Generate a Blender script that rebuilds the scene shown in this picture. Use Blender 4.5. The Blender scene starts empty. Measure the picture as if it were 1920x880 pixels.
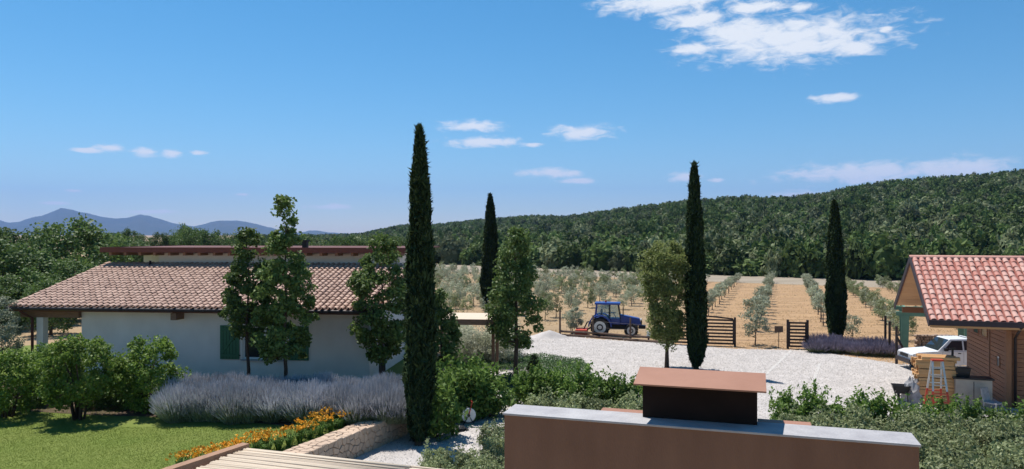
import bpy, math, random
import numpy as np
from mathutils import Vector
R = math.radians
F, HC = 1400.0, 7.0            # focal length in photo pixels, eye height in metres
scene = bpy.context.scene
C = scene.collection

# ---------------------------------------------------------------- camera, sky, sun, exposure
cd = bpy.data.cameras.new('camera'); cam = bpy.data.objects.new('camera', cd); C.objects.link(cam)
cd.sensor_width = 36; cd.lens = 36 * F / 1920; cd.clip_start = 0.1; cd.clip_end = 40000
cam.location = (0, 0, HC); cam.rotation_euler = (R(90), 0, 0)
scene.camera = cam
SUN_AZ, SUN_EL = R(-42), R(66)    # azimuth from +Y, negative is to the left
sd = bpy.data.lights.new('sun', 'SUN'); sun = bpy.data.objects.new('sun', sd); C.objects.link(sun)
sd.energy = 4.5; sd.angle = R(0.53); sd.color = (1, 0.95, 0.88)
tos = Vector((math.sin(SUN_AZ)*math.cos(SUN_EL), math.cos(SUN_AZ)*math.cos(SUN_EL), math.sin(SUN_EL)))
sun.rotation_euler = tos.to_track_quat('Z', 'Y').to_euler(); sun.location = tos*60
scene.view_settings.view_transform = 'Standard'; scene.view_settings.look = 'None'
scene.view_settings.gamma = 1; scene.view_settings.exposure = 0.55

world = bpy.data.worlds.new('World'); scene.world = world; world.use_nodes = True
def build_world():
    nt = world.node_tree; N = nt.nodes; L = nt.links; N.clear()
    out = N.new('ShaderNodeOutputWorld'); bg = N.new('ShaderNodeBackground')
    bg.inputs['Strength'].default_value = 0.085; L.new(bg.outputs[0], out.inputs[0])
    sky = N.new('ShaderNodeTexSky'); sky.sky_type = 'NISHITA'; sky.sun_disc = False
    sky.sun_elevation = SUN_EL; sky.sun_rotation = SUN_AZ
    sky.altitude = 200; sky.air_density = 1.0; sky.dust_density = 0.1; sky.ozone_density = 4.5
    def math_(op, a, b=None, c=None):
        n = N.new('ShaderNodeMath'); n.operation = op
        for i, s in enumerate((a, b, c)):
            if s is None: continue
            if isinstance(s, (int, float)): n.inputs[i].default_value = s
            else: L.new(s, n.inputs[i])
        return n.outputs[0]
    tc = N.new('ShaderNodeTexCoord'); sp = N.new('ShaderNodeSeparateXYZ'); L.new(tc.outputs['Generated'], sp.inputs[0])
    az = math_('ARCTAN2', sp.outputs[0], sp.outputs[1]); el = math_('ARCSINE', sp.outputs[2])
    clouds = [(1250,4,115,20),(1310,38,60,17),(1480,74,170,38),(1390,62,80,28),(1600,88,60,16),(1300,92,45,10),(1420,12,60,11),
        (1505,14,22,8),(1660,55,15,7),(1565,184,38,8),(885,236,58,9),(910,267,68,9),(1002,271,14,4),(1090,248,56,12),(1035,325,52,9),
        (1085,340,34,5),(1280,334,25,9),(1345,338,14,4),(1620,325,150,19),(1790,318,100,22),(1495,367,45,9),(207,277,23,8),(165,282,28,4),
        (272,285,24,9),(322,289,22,7),(368,287,16,4),(100,381,26,3),(285,397,52,4),(625,388,42,5),(140,358,15,2.5),(455,365,12,2.5)]
    cl = []
    for px, py, rx, ry in clouds:
        k = math.hypot(F, px-960)
        cl.append((math.atan((px-960)/F), math.atan((440-py)/k), rx/F*(F/k)**2, ry/k))
    rr = random.Random(3)                       # the same kind of sparse small clouds round the rest of the sky
    for i in range(16):
        a = R(45) + rr.random()*R(270); e = R(4+rr.random()*38)
        cl.append((a if a < math.pi else a-2*math.pi, e, R(1.5+4*rr.random()), R(.4+1.1*rr.random())))
    cmb = N.new('ShaderNodeCombineXYZ'); L.new(az, cmb.inputs[0]); L.new(math_('MULTIPLY', el, 2.6), cmb.inputs[1])
    n1 = N.new('ShaderNodeTexNoise'); n1.inputs['Scale'].default_value = 38; n1.inputs['Detail'].default_value = 7; n1.inputs['Roughness'].default_value = .62
    n1.inputs['Distortion'].default_value = .5
    L.new(cmb.outputs[0], n1.inputs['Vector'])
    best = None
    for a, e, ra, re in cl:
        dx = math_('MULTIPLY', math_('SUBTRACT', az, a), 1/ra); dy = math_('MULTIPLY', math_('SUBTRACT', el, e), 1/re)
        d = math_('SQRT', math_('ADD', math_('MULTIPLY', dx, dx), math_('MULTIPLY', dy, dy)))
        m = math_('SUBTRACT', 1.4, d)
        best = m if best is None else math_('MAXIMUM', best, m)
    v = math_('ADD', best, math_('MULTIPLY', math_('SUBTRACT', n1.outputs[0], 0.49), 2.6))
    mr = N.new('ShaderNodeMapRange'); mr.interpolation_type = 'SMOOTHSTEP'
    mr.inputs['From Min'].default_value = 0.0; mr.inputs['From Max'].default_value = 1.15; mr.inputs['To Max'].default_value = .93
    L.new(v, mr.inputs['Value'])
    near = math_('GREATER_THAN', best, -.5)
    mix = N.new('ShaderNodeMix'); mix.data_type = 'RGBA'
    L.new(math_('MULTIPLY', mr.outputs[0], near), mix.inputs[0]); hsv = N.new('ShaderNodeHueSaturation'); hsv.inputs['Saturation'].default_value = 1.28; hsv.inputs['Hue'].default_value = .488; L.new(sky.outputs[0], hsv.inputs['Color']); L.new(hsv.outputs[0], mix.inputs[6]); mix.inputs[7].default_value = (7.9, 8.1, 8.2, 1)
    L.new(mix.outputs[2], bg.inputs['Color'])
build_world()
world.cycles.sampling_method = 'MANUAL'; world.cycles.sample_map_resolution = 512

# ---------------------------------------------------------------- helpers
rng = np.random.default_rng(11); rnd = random.Random(5)
def G(px, py, z=0.0):
    d = F*(HC-z)/(py-440); return Vector(((px-960)/F*d, d, z))
def at(px, d, z=0.0): return Vector(((px-960)/F*d, d, z))

def mat(name, c1, c2=None, scale=8, rough=.7, bump=0, bscale=None, metal=0, detail=4, island=0, stretch=None, spec=.3):
    m = bpy.data.materials.new(name); m.use_nodes = True; nt = m.node_tree; N = nt.nodes; L = nt.links
    b = N['Principled BSDF']; b.inputs['Roughness'].default_value = rough; b.inputs['Metallic'].default_value = metal
    b.inputs['Specular IOR Level'].default_value = spec
    c2 = c2 or tuple(min(1, x*.8) for x in c1)
    tc = N.new('ShaderNodeTexCoord'); vec = tc.outputs['Object']
    if stretch:
        mp = N.new('ShaderNodeMapping'); mp.inputs['Scale'].default_value = stretch; L.new(vec, mp.inputs[0]); vec = mp.outputs[0]
    nz = N.new('ShaderNodeTexNoise'); nz.inputs['Scale'].default_value = scale; nz.inputs['Detail'].default_value = detail
    L.new(vec, nz.inputs['Vector'])
    mr = N.new('ShaderNodeMapRange'); mr.inputs['From Min'].default_value = .3; mr.inputs['From Max'].default_value = .7
    L.new(nz.outputs[0], mr.inputs['Value']); fac = mr.outputs[0]
    if island:
        g = N.new('ShaderNodeNewGeometry'); oi = N.new('ShaderNodeObjectInfo')
        a = N.new('ShaderNodeMath'); a.operation = 'ADD'; L.new(g.outputs['Random Per Island'], a.inputs[0]); L.new(oi.outputs['Random'], a.inputs[1])
        fr = N.new('ShaderNodeMath'); fr.operation = 'FRACT'; L.new(a.outputs[0], fr.inputs[0])
        mx = N.new('ShaderNodeMix'); mx.inputs[0].default_value = island; L.new(fac, mx.inputs[2]); L.new(fr.outputs[0], mx.inputs[3]); fac = mx.outputs[0]
    mix = N.new('ShaderNodeMix'); mix.data_type = 'RGBA'; L.new(fac, mix.inputs[0])
    mix.inputs[6].default_value = (*c1, 1); mix.inputs[7].default_value = (*c2, 1)
    L.new(mix.outputs[2], b.inputs['Base Color'])
    if bump:
        n2 = N.new('ShaderNodeTexNoise'); n2.inputs['Scale'].default_value = bscale or scale*4; n2.inputs['Detail'].default_value = 5
        L.new(vec, n2.inputs['Vector'])
        bp = N.new('ShaderNodeBump'); bp.inputs['Strength'].default_value = bump; bp.inputs['Distance'].default_value = .03
        L.new(n2.outputs[0], bp.inputs['Height']); L.new(bp.outputs[0], b.inputs['Normal'])
    return m

def leafmat(name, c1, c2, trans=.3, rough=.55, spec=.25, vr=.2):
    m = bpy.data.materials.new(name); m.use_nodes = True; nt = m.node_tree; N = nt.nodes; L = nt.links
    b = N['Principled BSDF']; b.inputs['Roughness'].default_value = rough; b.inputs['Specular IOR Level'].default_value = spec
    g = N.new('ShaderNodeNewGeometry'); oi = N.new('ShaderNodeObjectInfo')
    mix = N.new('ShaderNodeMix'); mix.data_type = 'RGBA'; L.new(g.outputs['Random Per Island'], mix.inputs[0])
    mix.inputs[6].default_value = (*c1, 1); mix.inputs[7].default_value = (*c2, 1)
    hs = N.new('ShaderNodeHueSaturation'); mr = N.new('ShaderNodeMapRange'); L.new(oi.outputs['Random'], mr.inputs['Value'])
    mr.inputs['To Min'].default_value = 1-vr; mr.inputs['To Max'].default_value = 1+vr*1.3
    L.new(mr.outputs[0], hs.inputs['Value']); L.new(mix.outputs[2], hs.inputs['Color'])
    L.new(hs.outputs[0], b.inputs['Base Color'])
    t = N.new('ShaderNodeBsdfTranslucent'); L.new(hs.outputs[0], t.inputs['Color'])
    ms = N.new('ShaderNodeMixShader'); ms.inputs[0].default_value = trans
    L.new(b.outputs[0], ms.inputs[1]); L.new(t.outputs[0], ms.inputs[2]); L.new(ms.outputs[0], N['Material Output'].inputs[0])
    return m

def link(o, parent=None):
    C.objects.link(o)
    if parent is not None: o.parent = parent
    return o
def tag(o, label=None, cat=None, group=None, kind=None):
    if label: o['label'] = label
    if cat: o['category'] = cat
    if group: o['group'] = group
    if kind: o['kind'] = kind
    return o
def thing(name, label, cat, loc=(0,0,0), rz=0, group=None):
    o = bpy.data.objects.new(name, None); o.empty_display_size = .3; C.objects.link(o)
    o.location = loc; o.rotation_euler = (0, 0, rz)
    return tag(o, label, cat, group)
def copy_tree(o, parent=None):
    c = o.copy(); C.objects.link(c); c.parent = parent
    for ch in o.children: copy_tree(ch, c)
    return c

class MB:
    def __init__(s): s.v = []; s.f = []
    def add(s, vs, fs):
        n = len(s.v); s.v += [tuple(v) for v in vs]; s.f += [tuple(i+n for i in f) for f in fs]; return s
    def box(s, x0, x1, y0, y1, z0, z1):
        return s.add([(x0,y0,z0),(x1,y0,z0),(x1,y1,z0),(x0,y1,z0),(x0,y0,z1),(x1,y0,z1),(x1,y1,z1),(x0,y1,z1)],
            [(3,2,1,0),(4,5,6,7),(0,1,5,4),(1,2,6,5),(2,3,7,6),(3,0,4,7)])
    def bar(s, p, q, w, h=None, up=(0,0,1)):
        h = h or w; p = Vector(p); q = Vector(q); d = (q-p).normalized(); u = Vector(up)
        if abs(d.dot(u)) > .98: u = Vector((0,1,0))
        a = d.cross(u).normalized()*w/2; b = a.cross(d).normalized()*h/2
        return s.add([p-a-b, p+a-b, p+a+b, p-a+b, q-a-b, q+a-b, q+a+b, q-a+b],
            [(0,1,2,3),(7,6,5,4),(4,5,1,0),(5,6,2,1),(6,7,3,2),(7,4,0,3)])
    def tube(s, pts, rad, n=7, cap=True):
        pts = [Vector(p) for p in pts]; rad = rad if isinstance(rad, (list, tuple)) else [rad]*len(pts); b0 = len(s.v)
        for i, p in enumerate(pts):
            d = (pts[min(i+1, len(pts)-1)]-pts[max(i-1, 0)]).normalized(); u = Vector((0,0,1)) if abs(d.z) < .9 else Vector((1,0,0))
            a = d.cross(u).normalized(); b = d.cross(a)
            for k in range(n):
                t = 2*math.pi*k/n; s.v.append(tuple(p+(a*math.cos(t)+b*math.sin(t))*rad[i]))
        for i in range(len(pts)-1):
            for k in range(n):
                j = b0+i*n; s.f.append((j+k, j+(k+1)%n, j+n+(k+1)%n, j+n+k))
        if cap:
            s.f.append(tuple(b0+k for k in range(n))[::-1]); s.f.append(tuple(b0+(len(pts)-1)*n+k for k in range(n)))
        return s
    def prism(s, poly, y0, y1):          # polygon in x,z extruded along y
        n = len(poly)
        return s.add([(x,y0,z) for x,z in poly]+[(x,y1,z) for x,z in poly],
            [tuple(range(n)), tuple(range(2*n-1, n-1, -1))]+[(i+n, (i+1)%n+n, (i+1)%n, i) for i in range(n)])
    def lathe(s, prof, axis_pt, n=20, axis='y'):
        b0 = len(s.v); ax = Vector(axis_pt)
        for r, h in prof:
            for k in range(n):
                t = 2*math.pi*k/n
                if axis == 'y': s.v.append((ax.x+r*math.cos(t), ax.y+h, ax.z+r*math.sin(t)))
                else: s.v.append((ax.x+r*math.cos(t), ax.y+r*math.sin(t), ax.z+h))
        for i in range(len(prof)-1):
            for k in range(n):
                j = b0+i*n; s.f.append((j+k, j+(k+1)%n, j+n+(k+1)%n, j+n+k))
        s.f.append(tuple(b0+k for k in range(n))); s.f.append(tuple(b0+(len(prof)-1)*n+k for k in range(n))[::-1])
        return s
    def mesh(s, name, m, bevel=0, smooth=False):
        me = bpy.data.meshes.new(name); me.from_pydata(s.v, [], s.f)
        import bmesh
        bm = bmesh.new(); bm.from_mesh(me)
        bmesh.ops.recalc_face_normals(bm, faces=bm.faces)
        if bevel: bmesh.ops.bevel(bm, geom=bm.edges[:], offset=bevel, segments=2, affect='EDGES', profile=.7)
        bm.to_mesh(me); bm.free()
        if m: me.materials.append(m)
        if smooth:
            for p in me.polygons: p.use_smooth = True
        return me
    def build(s, name, m, parent=None, bevel=0, smooth=False, loc=None, rz=0):
        o = link(bpy.data.objects.new(name, s.mesh(name, m, bevel, smooth)), parent)
        if loc is not None: o.location = loc
        o.rotation_euler[2] = rz
        return o

def arr_mesh(name, verts, quads, m):
    me = bpy.data.meshes.new(name); nv, nq, k = len(verts), len(quads), quads.shape[1]
    me.vertices.add(nv); me.vertices.foreach_set('co', np.asarray(verts, np.float32).ravel())
    me.loops.add(nq*k); me.loops.foreach_set('vertex_index', np.asarray(quads, np.int32).ravel())
    me.polygons.add(nq); me.polygons.foreach_set('loop_start', np.arange(0, nq*k, k, dtype=np.int32))
    me.update(calc_edges=True); me.materials.append(m); return me

def unit(a): return a/np.maximum(np.linalg.norm(a, axis=1, keepdims=True), 1e-6)
def leaf_quads(c, out, L, W, up=.3, wild=.8, axis=None, axis_w=0):
    """diamond leaves at c; normals lean along `out`; optional preferred leaf axis"""
    n = len(c); nrm = unit(out*.7+rng.normal(size=(n,3))*wild+np.array([0,0,up]))
    t = rng.normal(size=(n,3))
    if axis is not None: t = t*(1-axis_w)+axis*axis_w*2
    t = unit(t-nrm*(t*nrm).sum(1, keepdims=True)); b = np.cross(nrm, t)
    s = (.7+.6*rng.random((n,1)))
    Lh = t*L*.5*s; Wh = b*W*.5*s; bend = nrm*L*.12*s
    v = np.stack([c-Lh-bend, c+Wh, c+Lh-bend, c-Wh], 1).reshape(-1, 3)
    return v, np.arange(n*4).reshape(-1, 4)

def prof_r(prof, h): return np.interp(h, [p[0] for p in prof], [p[1] for p in prof])
def crown_points(prof, z0, z1, ncl, clr, per, shell=.55, lean=(0,0), squash=.8):
    h = rng.random(ncl*6); w = prof_r(prof, h); h = h[rng.random(len(h)) < w/w.max()][:ncl]; n = len(h)
    th = rng.random(n)*2*np.pi; r = prof_r(prof, h)*np.sqrt(shell**2+(1-shell**2)*rng.random(n))*(1-.15*rng.random(n))
    cc = np.stack([r*np.cos(th)+lean[0]*h, r*np.sin(th)+lean[1]*h, z0+(z1-z0)*h], 1)
    rad = clr*(.6+.8*rng.random(n))
    k = np.repeat(np.arange(n), per); d = unit(rng.normal(size=(n*per,3)))*(rng.random((n*per,1))**.45)
    d[:,2] *= squash
    p = cc[k]+d*rad[k][:,None]
    ctr = np.array([0,0,(z0+z1)/2]); out = unit(d+.6*unit(cc[k]-ctr))
    return p, out, cc
def crown(name, m, prof, z0, z1, ncl, clr, per, L, W, **kw):
    lk = {k: kw.pop(k) for k in ('up','wild','axis','axis_w') if k in kw}
    p, out, cc = crown_points(prof, z0, z1, ncl, clr, per, **kw)
    v, q = leaf_quads(p, out, L, W, **lk)
    return arr_mesh(name, v, q, m), cc
def trunk_mesh(name, m, h, r, cc, nl, wob=.05, n=7, top=.85):
    mb = MB(); k = 7; pts = []
    for i in range(k):
        t = i/(k-1); pts.append((wob*rnd.uniform(-1,1)*(i > 0), wob*rnd.uniform(-1,1)*(i > 0), -.08+(h*top+.08)*t))
    mb.tube(pts, [r*(1.25 if i == 0 else 1-.8*i/(k-1)) for i in range(k)], n)
    idx = rng.permutation(len(cc))[:nl]
    for j in idx:
        e = Vector(cc[j]); zz = max(h*.22, min(e.z-.25*(e.xy.length+.3), h*top*.95)); t = zz/(h*top); i = min(int(t*(k-1)), k-2); f = t*(k-1)-i
        s = Vector(pts[i]).lerp(Vector(pts[i+1]), max(0, min(1, f))); md = s.lerp(e, .5)+Vector((0,0,-.06*h*.3))
        rr = r*(1-.75*t)*.5; mb.tube([s, md, e], [rr, rr*.6, rr*.2], 5)
    return mb.mesh(name, m, smooth=True)

# ---------------------------------------------------------------- materials
M = {}
M['ground'] = mat('dry_ground', (.36,.25,.14), (.27,.19,.11), .35, .95, .6, 6, detail=8)
M['mown'] = mat('mown_ochre_field', (.42,.265,.14), (.27,.17,.09), .5, .95, .7, 5, detail=9, stretch=(.35,2.2,1))
M['headland'] = mat('stubble', (.33,.275,.21), (.25,.205,.15), .12, .95, .7, 5, detail=9, stretch=(.5,2,1))
M['gravel'] = mat('white_gravel', (.53,.49,.46), (.38,.35,.33), 1.2, .9, 1.0, 28, detail=12)
M['pebble'] = mat('gravel_pebble', (.56,.52,.49), (.27,.25,.235), 3, .9, island=.9)
M['strip'] = mat('pale_stone_strip', (.52,.49,.46), (.42,.40,.37), 6, .8)
M['lawn'] = mat('lawn_soil', (.12,.165,.025), (.155,.185,.038), .5, .95, .5, 50, detail=8)
M['soil'] = mat('bed_soil', (.13,.085,.055), (.08,.055,.04), 5, .95, .8, 20)
M['plaster'] = mat('white_plaster', (.80,.735,.69), (.70,.64,.595), 1.2, .9, .2, 40, detail=10, stretch=(1,1,.6))
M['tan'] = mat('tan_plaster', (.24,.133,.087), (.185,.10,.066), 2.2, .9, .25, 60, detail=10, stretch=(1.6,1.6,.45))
M['coping'] = mat('grey_coping', (.42,.41,.41), (.30,.29,.30), 5, .85, .3, 40, detail=8)
M['tile'] = mat('clay_tile', (.60,.42,.33), (.40,.265,.205), 9, .85, .3, 60, island=.75)
M['deck'] = mat('clay_channel_shade', (.20,.12,.09), (.13,.08,.06), 5, .9)  # clay colour darkened to paint in the shade between tile columns
M['btile'] = mat('red_tile', (.47,.19,.15), (.60,.40,.34), 7, .8, .3, 50, island=.75)
M['bdeck'] = mat('red_channel', (.36,.12,.09), (.26,.09,.07), 6, .8)
M['redwood'] = mat('red_brown_timber', (.14,.05,.035), (.10,.035,.028), 6, .7, stretch=(1,1,6))
M['brownwood'] = mat('brown_timber', (.27,.155,.10), (.19,.11,.07), 5, .75, .2, 30, stretch=(1,6,6))
M['plank'] = mat('warm_planks', (.30,.14,.07), (.215,.095,.05), 3, .65, .25, 30, stretch=(1,1,9), island=.5)
M['soffit'] = mat('pale_soffit_boards', (.55,.33,.17), (.46,.26,.13), 3, .7, stretch=(1,6,6), island=.5)
M['darktrim'] = mat('dark_trim', (.045,.032,.038), (.035,.025,.03), 5, .5)
M['gutter'] = mat('dark_gutter', (.05,.04,.04), None, 5, .45, metal=.3)
M['green'] = mat('green_shutter_paint', (.055,.16,.085), (.045,.13,.07), 3, .55, stretch=(1,1,4))
M['palegreen'] = mat('pale_green_paint', (.13,.24,.16), (.10,.19,.13), 3, .6)
M['glass'] = mat('window_glass', (.02,.025,.03), (.02,.025,.03), 3, .06, spec=.8)
M['white'] = mat('white_paint', (.75,.75,.74), (.7,.7,.69), 3, .5)
M['bark'] = mat('bark', (.11,.075,.055), (.06,.04,.03), 12, .95, .8, 30, stretch=(3,3,1))
M['greybark'] = mat('grey_bark', (.17,.13,.10), (.10,.075,.06), 12, .95, .6, 30)
M['gatewood'] = mat('dark_gate_timber', (.045,.03,.027), (.03,.02,.018), 5, .7)
M['postwood'] = mat('weathered_post', (.15,.10,.075), (.09,.06,.045), 8, .9, .3, 30)
M['cane'] = mat('dry_cane', (.62,.52,.40), (.46,.37,.28), 3, .75, island=.7, stretch=(1,8,8))
M['beam'] = mat('pergola_beam', (.36,.21,.13), (.27,.155,.095), 4, .75, .2, 30, stretch=(6,1,6))
M['stone'] = mat('pale_limestone', (.56,.42,.31), (.42,.31,.23), 7, .9, .5, 30, island=.7)
M['mortar'] = mat('mortar', (.30,.22,.16), (.22,.16,.12), 8, .95)
M['copper'] = mat('terracotta_sheet', (.345,.175,.115), (.295,.145,.092), 2.5, .6, .1, 20)
M['darkmetal'] = mat('dark_brown_metal', (.022,.014,.012), (.015,.010,.009), 4, .75, spec=.1)
M['blue'] = mat('tractor_blue', (.012,.045,.25), (.01,.035,.2), 4, .35, spec=.5)
M['rubber'] = mat('rubber', (.025,.024,.023), (.04,.037,.034), 8, .9)
M['rim'] = mat('pale_rim', (.75,.73,.68), (.65,.63,.58), 5, .5)
M['black'] = mat('black_plastic', (.018,.018,.019), None, 5, .5)
M['redpaint'] = mat('red_orange_paint', (.50,.07,.035), (.42,.055,.03), 4, .5)
M['carwhite'] = mat('white_car_paint', (.72,.73,.74), (.68,.69,.7), 2, .3, spec=.5)
M['alu'] = mat('aluminium', (.55,.55,.55), None, 4, .4, metal=.6)
M['lumber'] = mat('fresh_lumber', (.62,.37,.17), (.46,.25,.105), 3, .75, island=.7, stretch=(1,6,6))
M['log'] = mat('cut_log', (.34,.25,.19), (.20,.14,.10), 6, .9, island=.6)
M['beige'] = mat('beige_panel', (.42,.36,.30), None, 3, .7)
M['tarp'] = mat('grey_tarp', (.40,.39,.40), (.24,.23,.23), 5, .6)
M['mountain'] = mat('far_forest', (.045,.06,.035), (.07,.075,.045), .004, 1, detail=8)
M['hill'] = mat('forest_floor', (.035,.045,.02), (.05,.05,.028), .05, 1)
leaf = {}
leaf['tree'] = leafmat('garden_tree_leaf', (.065,.115,.028), (.165,.23,.065), .35)
leaf['light'] = leafmat('light_tree_leaf', (.17,.22,.06), (.29,.32,.11), .45)
leaf['shrub'] = leafmat('lawn_shrub_leaf', (.10,.18,.028), (.21,.30,.055), .4)
leaf['laurel'] = leafmat('laurel_leaf', (.085,.16,.03), (.18,.27,.06), .35, .6, .2)
leaf['grey'] = leafmat('grey_green_leaf', (.16,.20,.08), (.31,.34,.18), .35)
leaf['silver'] = leafmat('silver_leaf', (.40,.42,.28), (.58,.59,.45), .5)
leaf['olive'] = leafmat('olive_leaf', (.25,.285,.18), (.43,.455,.34), .3)
leaf['oliveb'] = leafmat('olive_green_leaf', (.16,.20,.085), (.30,.33,.18), .3)
leaf['cypress'] = leafmat('cypress_spray', (.016,.032,.014), (.045,.07,.026), .1, .8, .1)
leaf['forest'] = leafmat('forest_leaf', (.05,.085,.024), (.13,.175,.055), .3, .7, .15, .45)
leaf['forest2'] = leafmat('grey_forest_leaf', (.10,.125,.055), (.23,.25,.14), .3, .7, .15, .4)
leaf['bg'] = leafmat('background_tree_leaf', (.06,.11,.026), (.12,.18,.05), .35)
leaf['lavstem'] = leafmat('lavender_stem', (.25,.30,.17), (.38,.43,.28), .35)
leaf['lavflower'] = leafmat('lavender_flower', (.31,.32,.34), (.44,.44,.48), .2)
leaf['purple'] = leafmat('purple_lavender_flower', (.14,.12,.165), (.25,.22,.28), .2)
leaf['lily'] = leafmat('daylily_blade', (.07,.15,.025), (.15,.24,.05), .3)
leaf['orange'] = leafmat('orange_petal', (.72,.30,.015), (.85,.48,.05), .2)
leaf['grass'] = leafmat('grass_blade', (.125,.175,.025), (.16,.205,.036), .4)
leaf['cover'] = leafmat('ground_cover_leaf', (.06,.12,.04), (.12,.19,.07), .25)

# ---------------------------------------------------------------- ground sheets, hills, mountains
def sheet(name, pts, z, m, kind='structure'):
    mb = MB(); mb.add([(p[0], p[1], z) for p in pts], [tuple(range(len(pts)))])
    return tag(mb.build(name, m), kind=kind)
sheet('ground', [(-9000,-60),(9000,-60),(9000,13500),(-9000,13500)], 0, M['ground'])
sheet('headland', [G(560,492),G(800,495.5),G(1000,502),G(1350,516),G(1640,524),G(2300,540),G(2300,556),G(1700,541),G(1350,529),G(1000,514),G(800,508),G(560,503)], .006, M['headland'])
sheet('mown_field', [G(1235,643),G(1385,655),G(1520,658),G(1700,690),G(2300,740),G(2300,556),G(1700,541),G(1450,533),G(1325,529)], .004, M['mown'])
gp = [G(700,712),G(845,668),G(985,632),G(1040,627),G(1110,636),G(1240,644),G(1380,655),G(1520,658),G(1690,684),Vector((34,38,0)),Vector((34,4,0)),Vector((-9,4,0)),Vector((-9,17,0)),Vector((-4.0,26.4,0))]
sheet('gravel_yard', gp, .012, M['gravel'])
for a, b in (((1484,658),(1436,703)), ((1537,682),(1524,722))):
    p, q = G(*a), G(*b); MB().bar(p+Vector((0,0,.008)), q+Vector((0,0,.008)), .16, .03).build('drain_strip', M['strip'])['kind'] = 'structure'
LZ = .65
def inpoly(x, y, P):
    c = np.zeros(len(x), bool); j = len(P)-1
    for i in range(len(P)):
        xi, yi, xj, yj = P[i][0], P[i][1], P[j][0], P[j][1]; c ^= ((yi > y) != (yj > y)) & (x < (xj-xi)*(y-yi)/(yj-yi+1e-12)+xi); j = i
    return c
def gravel_stones():
    n = 150000; x = -9+rng.random(n)*37; y = 17+rng.random(n)*36; k = inpoly(x, y, gp); x, y = x[k], y[k]; n = len(x); x += rng.normal(size=n)*.3; y += rng.normal(size=n)*.3
    s = .022+.03*rng.random(n)**2; a = rng.random(n)*6.28; c = np.stack([x, y, np.full(n, .014)], 1); u = np.stack([np.cos(a), np.sin(a), 0*a], 1)*s[:,None]; w = np.stack([-np.sin(a), np.cos(a), 0*a], 1)*(s*.75)[:,None]; h = np.array([0,0,1.])*(s*.8)[:,None]
    v = np.stack([c-u, c-w, c+u, c+w, c+h+u*.2*rng.normal(size=(n,1))], 1).reshape(-1,3); b = np.arange(n)[:,None]*5
    q = np.concatenate([b+np.array([i, (i+1)%4, 4]) for i in range(4)])
    tag(link(bpy.data.objects.new('gravel_stones', arr_mesh('gravel_stones', v, q, M['pebble']))), 'loose white gravel stones covering the yard', 'gravel', kind='stuff')
gravel_stones()
lw = [(-4.1,26.4),(-6.35,21.4),(-8.6,16.4),(-40,16.4),(-40,32),(-24,46),(-5,46),(-4.4,34)]
mb = MB(); mb.add([(x,y,LZ) for x,y in lw]+[(x,y,-.1) for x,y in lw], [tuple(range(8))]+[(i,(i+1)%8,(i+1)%8+8,i+8) for i in range(8)])
tag(mb.build('lawn', M['lawn']), kind='structure')
sheet('planting_bed', [(-4.6,26.9),(-7.0,24.6),(-10.5,25.8),(-14.6,26.2),(-20.5,27.5),(-24,30),(-22,32.6),(-5,31),(-4.5,30)], LZ+.006, M['soil'])

def fan(name, cols, rows, zf, m):
    V = []; Q = []
    for a in cols:
        for t in rows: V.append(zf(a, t))
    nr = len(rows)
    for i in range(len(cols)-1):
        for j in range(nr-1): Q.append((i*nr+j, (i+1)*nr+j, (i+1)*nr+j+1, i*nr+j+1))
    me = bpy.data.meshes.new(name); me.from_pydata(V, [], Q); me.materials.append(m)
    for p in me.polygons: p.use_smooth = True
    return tag(link(bpy.data.objects.new(name, me)), kind='structure')
MT = [(-900,418),(-500,400),(-200,412),(0,414),(16,418),(36,416),(62,408),(78,405),(115,391),(135,393),(146,397),(167,401),(185,406),(216,410),(234,410),(263,402),(281,406),(307,413),(325,419),(363,425),(410,414),(445,414),(480,420),(520,431),(559,437),(591,432),(623,437),(690,441),(760,443)]
def mtz(px, t):
    y = np.interp(px, [p[0] for p in MT], [p[1] for p in MT]); top = (440-y)/F*9500+7
    d = 7000+2500*t if t <= 1 else 9500+2500*(t-1); s = math.sin(min(t,1)*math.pi/2)**1.6
    z = -5+(top+5)*s if t <= 1 else top*(2-t)-5*(t-1)
    if 0 < t < 1: z += (18*math.sin(px*.11+t*9)+10*math.sin(px*.27-t*5))*s*(1-t)*2
    return ((px-960)/F*d, d, z)
fan('mountains', list(np.arange(-900, 765, 6)), [0,.15,.3,.45,.6,.75,.88,1,1.3,2], mtz, M['mountain'])
SK = [(400,446),(560,444),(640,443),(677,441),(702,435),(757,425),(808,425),(855,421),(910,416),(983,409),(1034,409),(1046,411),(1078,408),(1142,401),(1200,393),(1330,379),(1400,376),(1453,378),(1503,375),(1554,368),(1592,358),(1666,349),(1719,343),(1784,340),(1843,334),(1917,329),(2200,318),(2700,330)]
E0 = [(400,420),(560,330),(650,250),(800,178),(1000,157),(1350,128),(1640,116),(1900,108),(2300,96),(2700,90)]
E1 = [(400,1700),(650,1200),(800,950),(1050,850),(1150,640),(1300,540),(1900,480),(2700,420)]
TH = 3.2
ip = lambda T, x: float(np.interp(x, [p[0] for p in T], [p[1] for p in T]))
def hillz(px, t):
    r0, r1 = ip(E0, px), ip(E1, px); top = max(0, (440-ip(SK, px))/F*r1+7-TH)
    d = r0+(r1-r0)*t; s = t*t*(3-2*t) if t < 1 else 1-.25*(t-1)
    s = .55*s+.45*min(t,1) if t <= 1 else s
    z = top*s
    if 0 < t < 1: z += (1.6*math.sin(px*.021+t*11)+1.1*math.sin(px*.05-t*7))*min(1, t*4)*(1-t)
    return ((px-960)/F*d, d, z-.05)
fan('wooded_hill', list(np.arange(400, 2701, 20)), list(np.linspace(0,1.6,33)), hillz, M['hill'])

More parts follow.
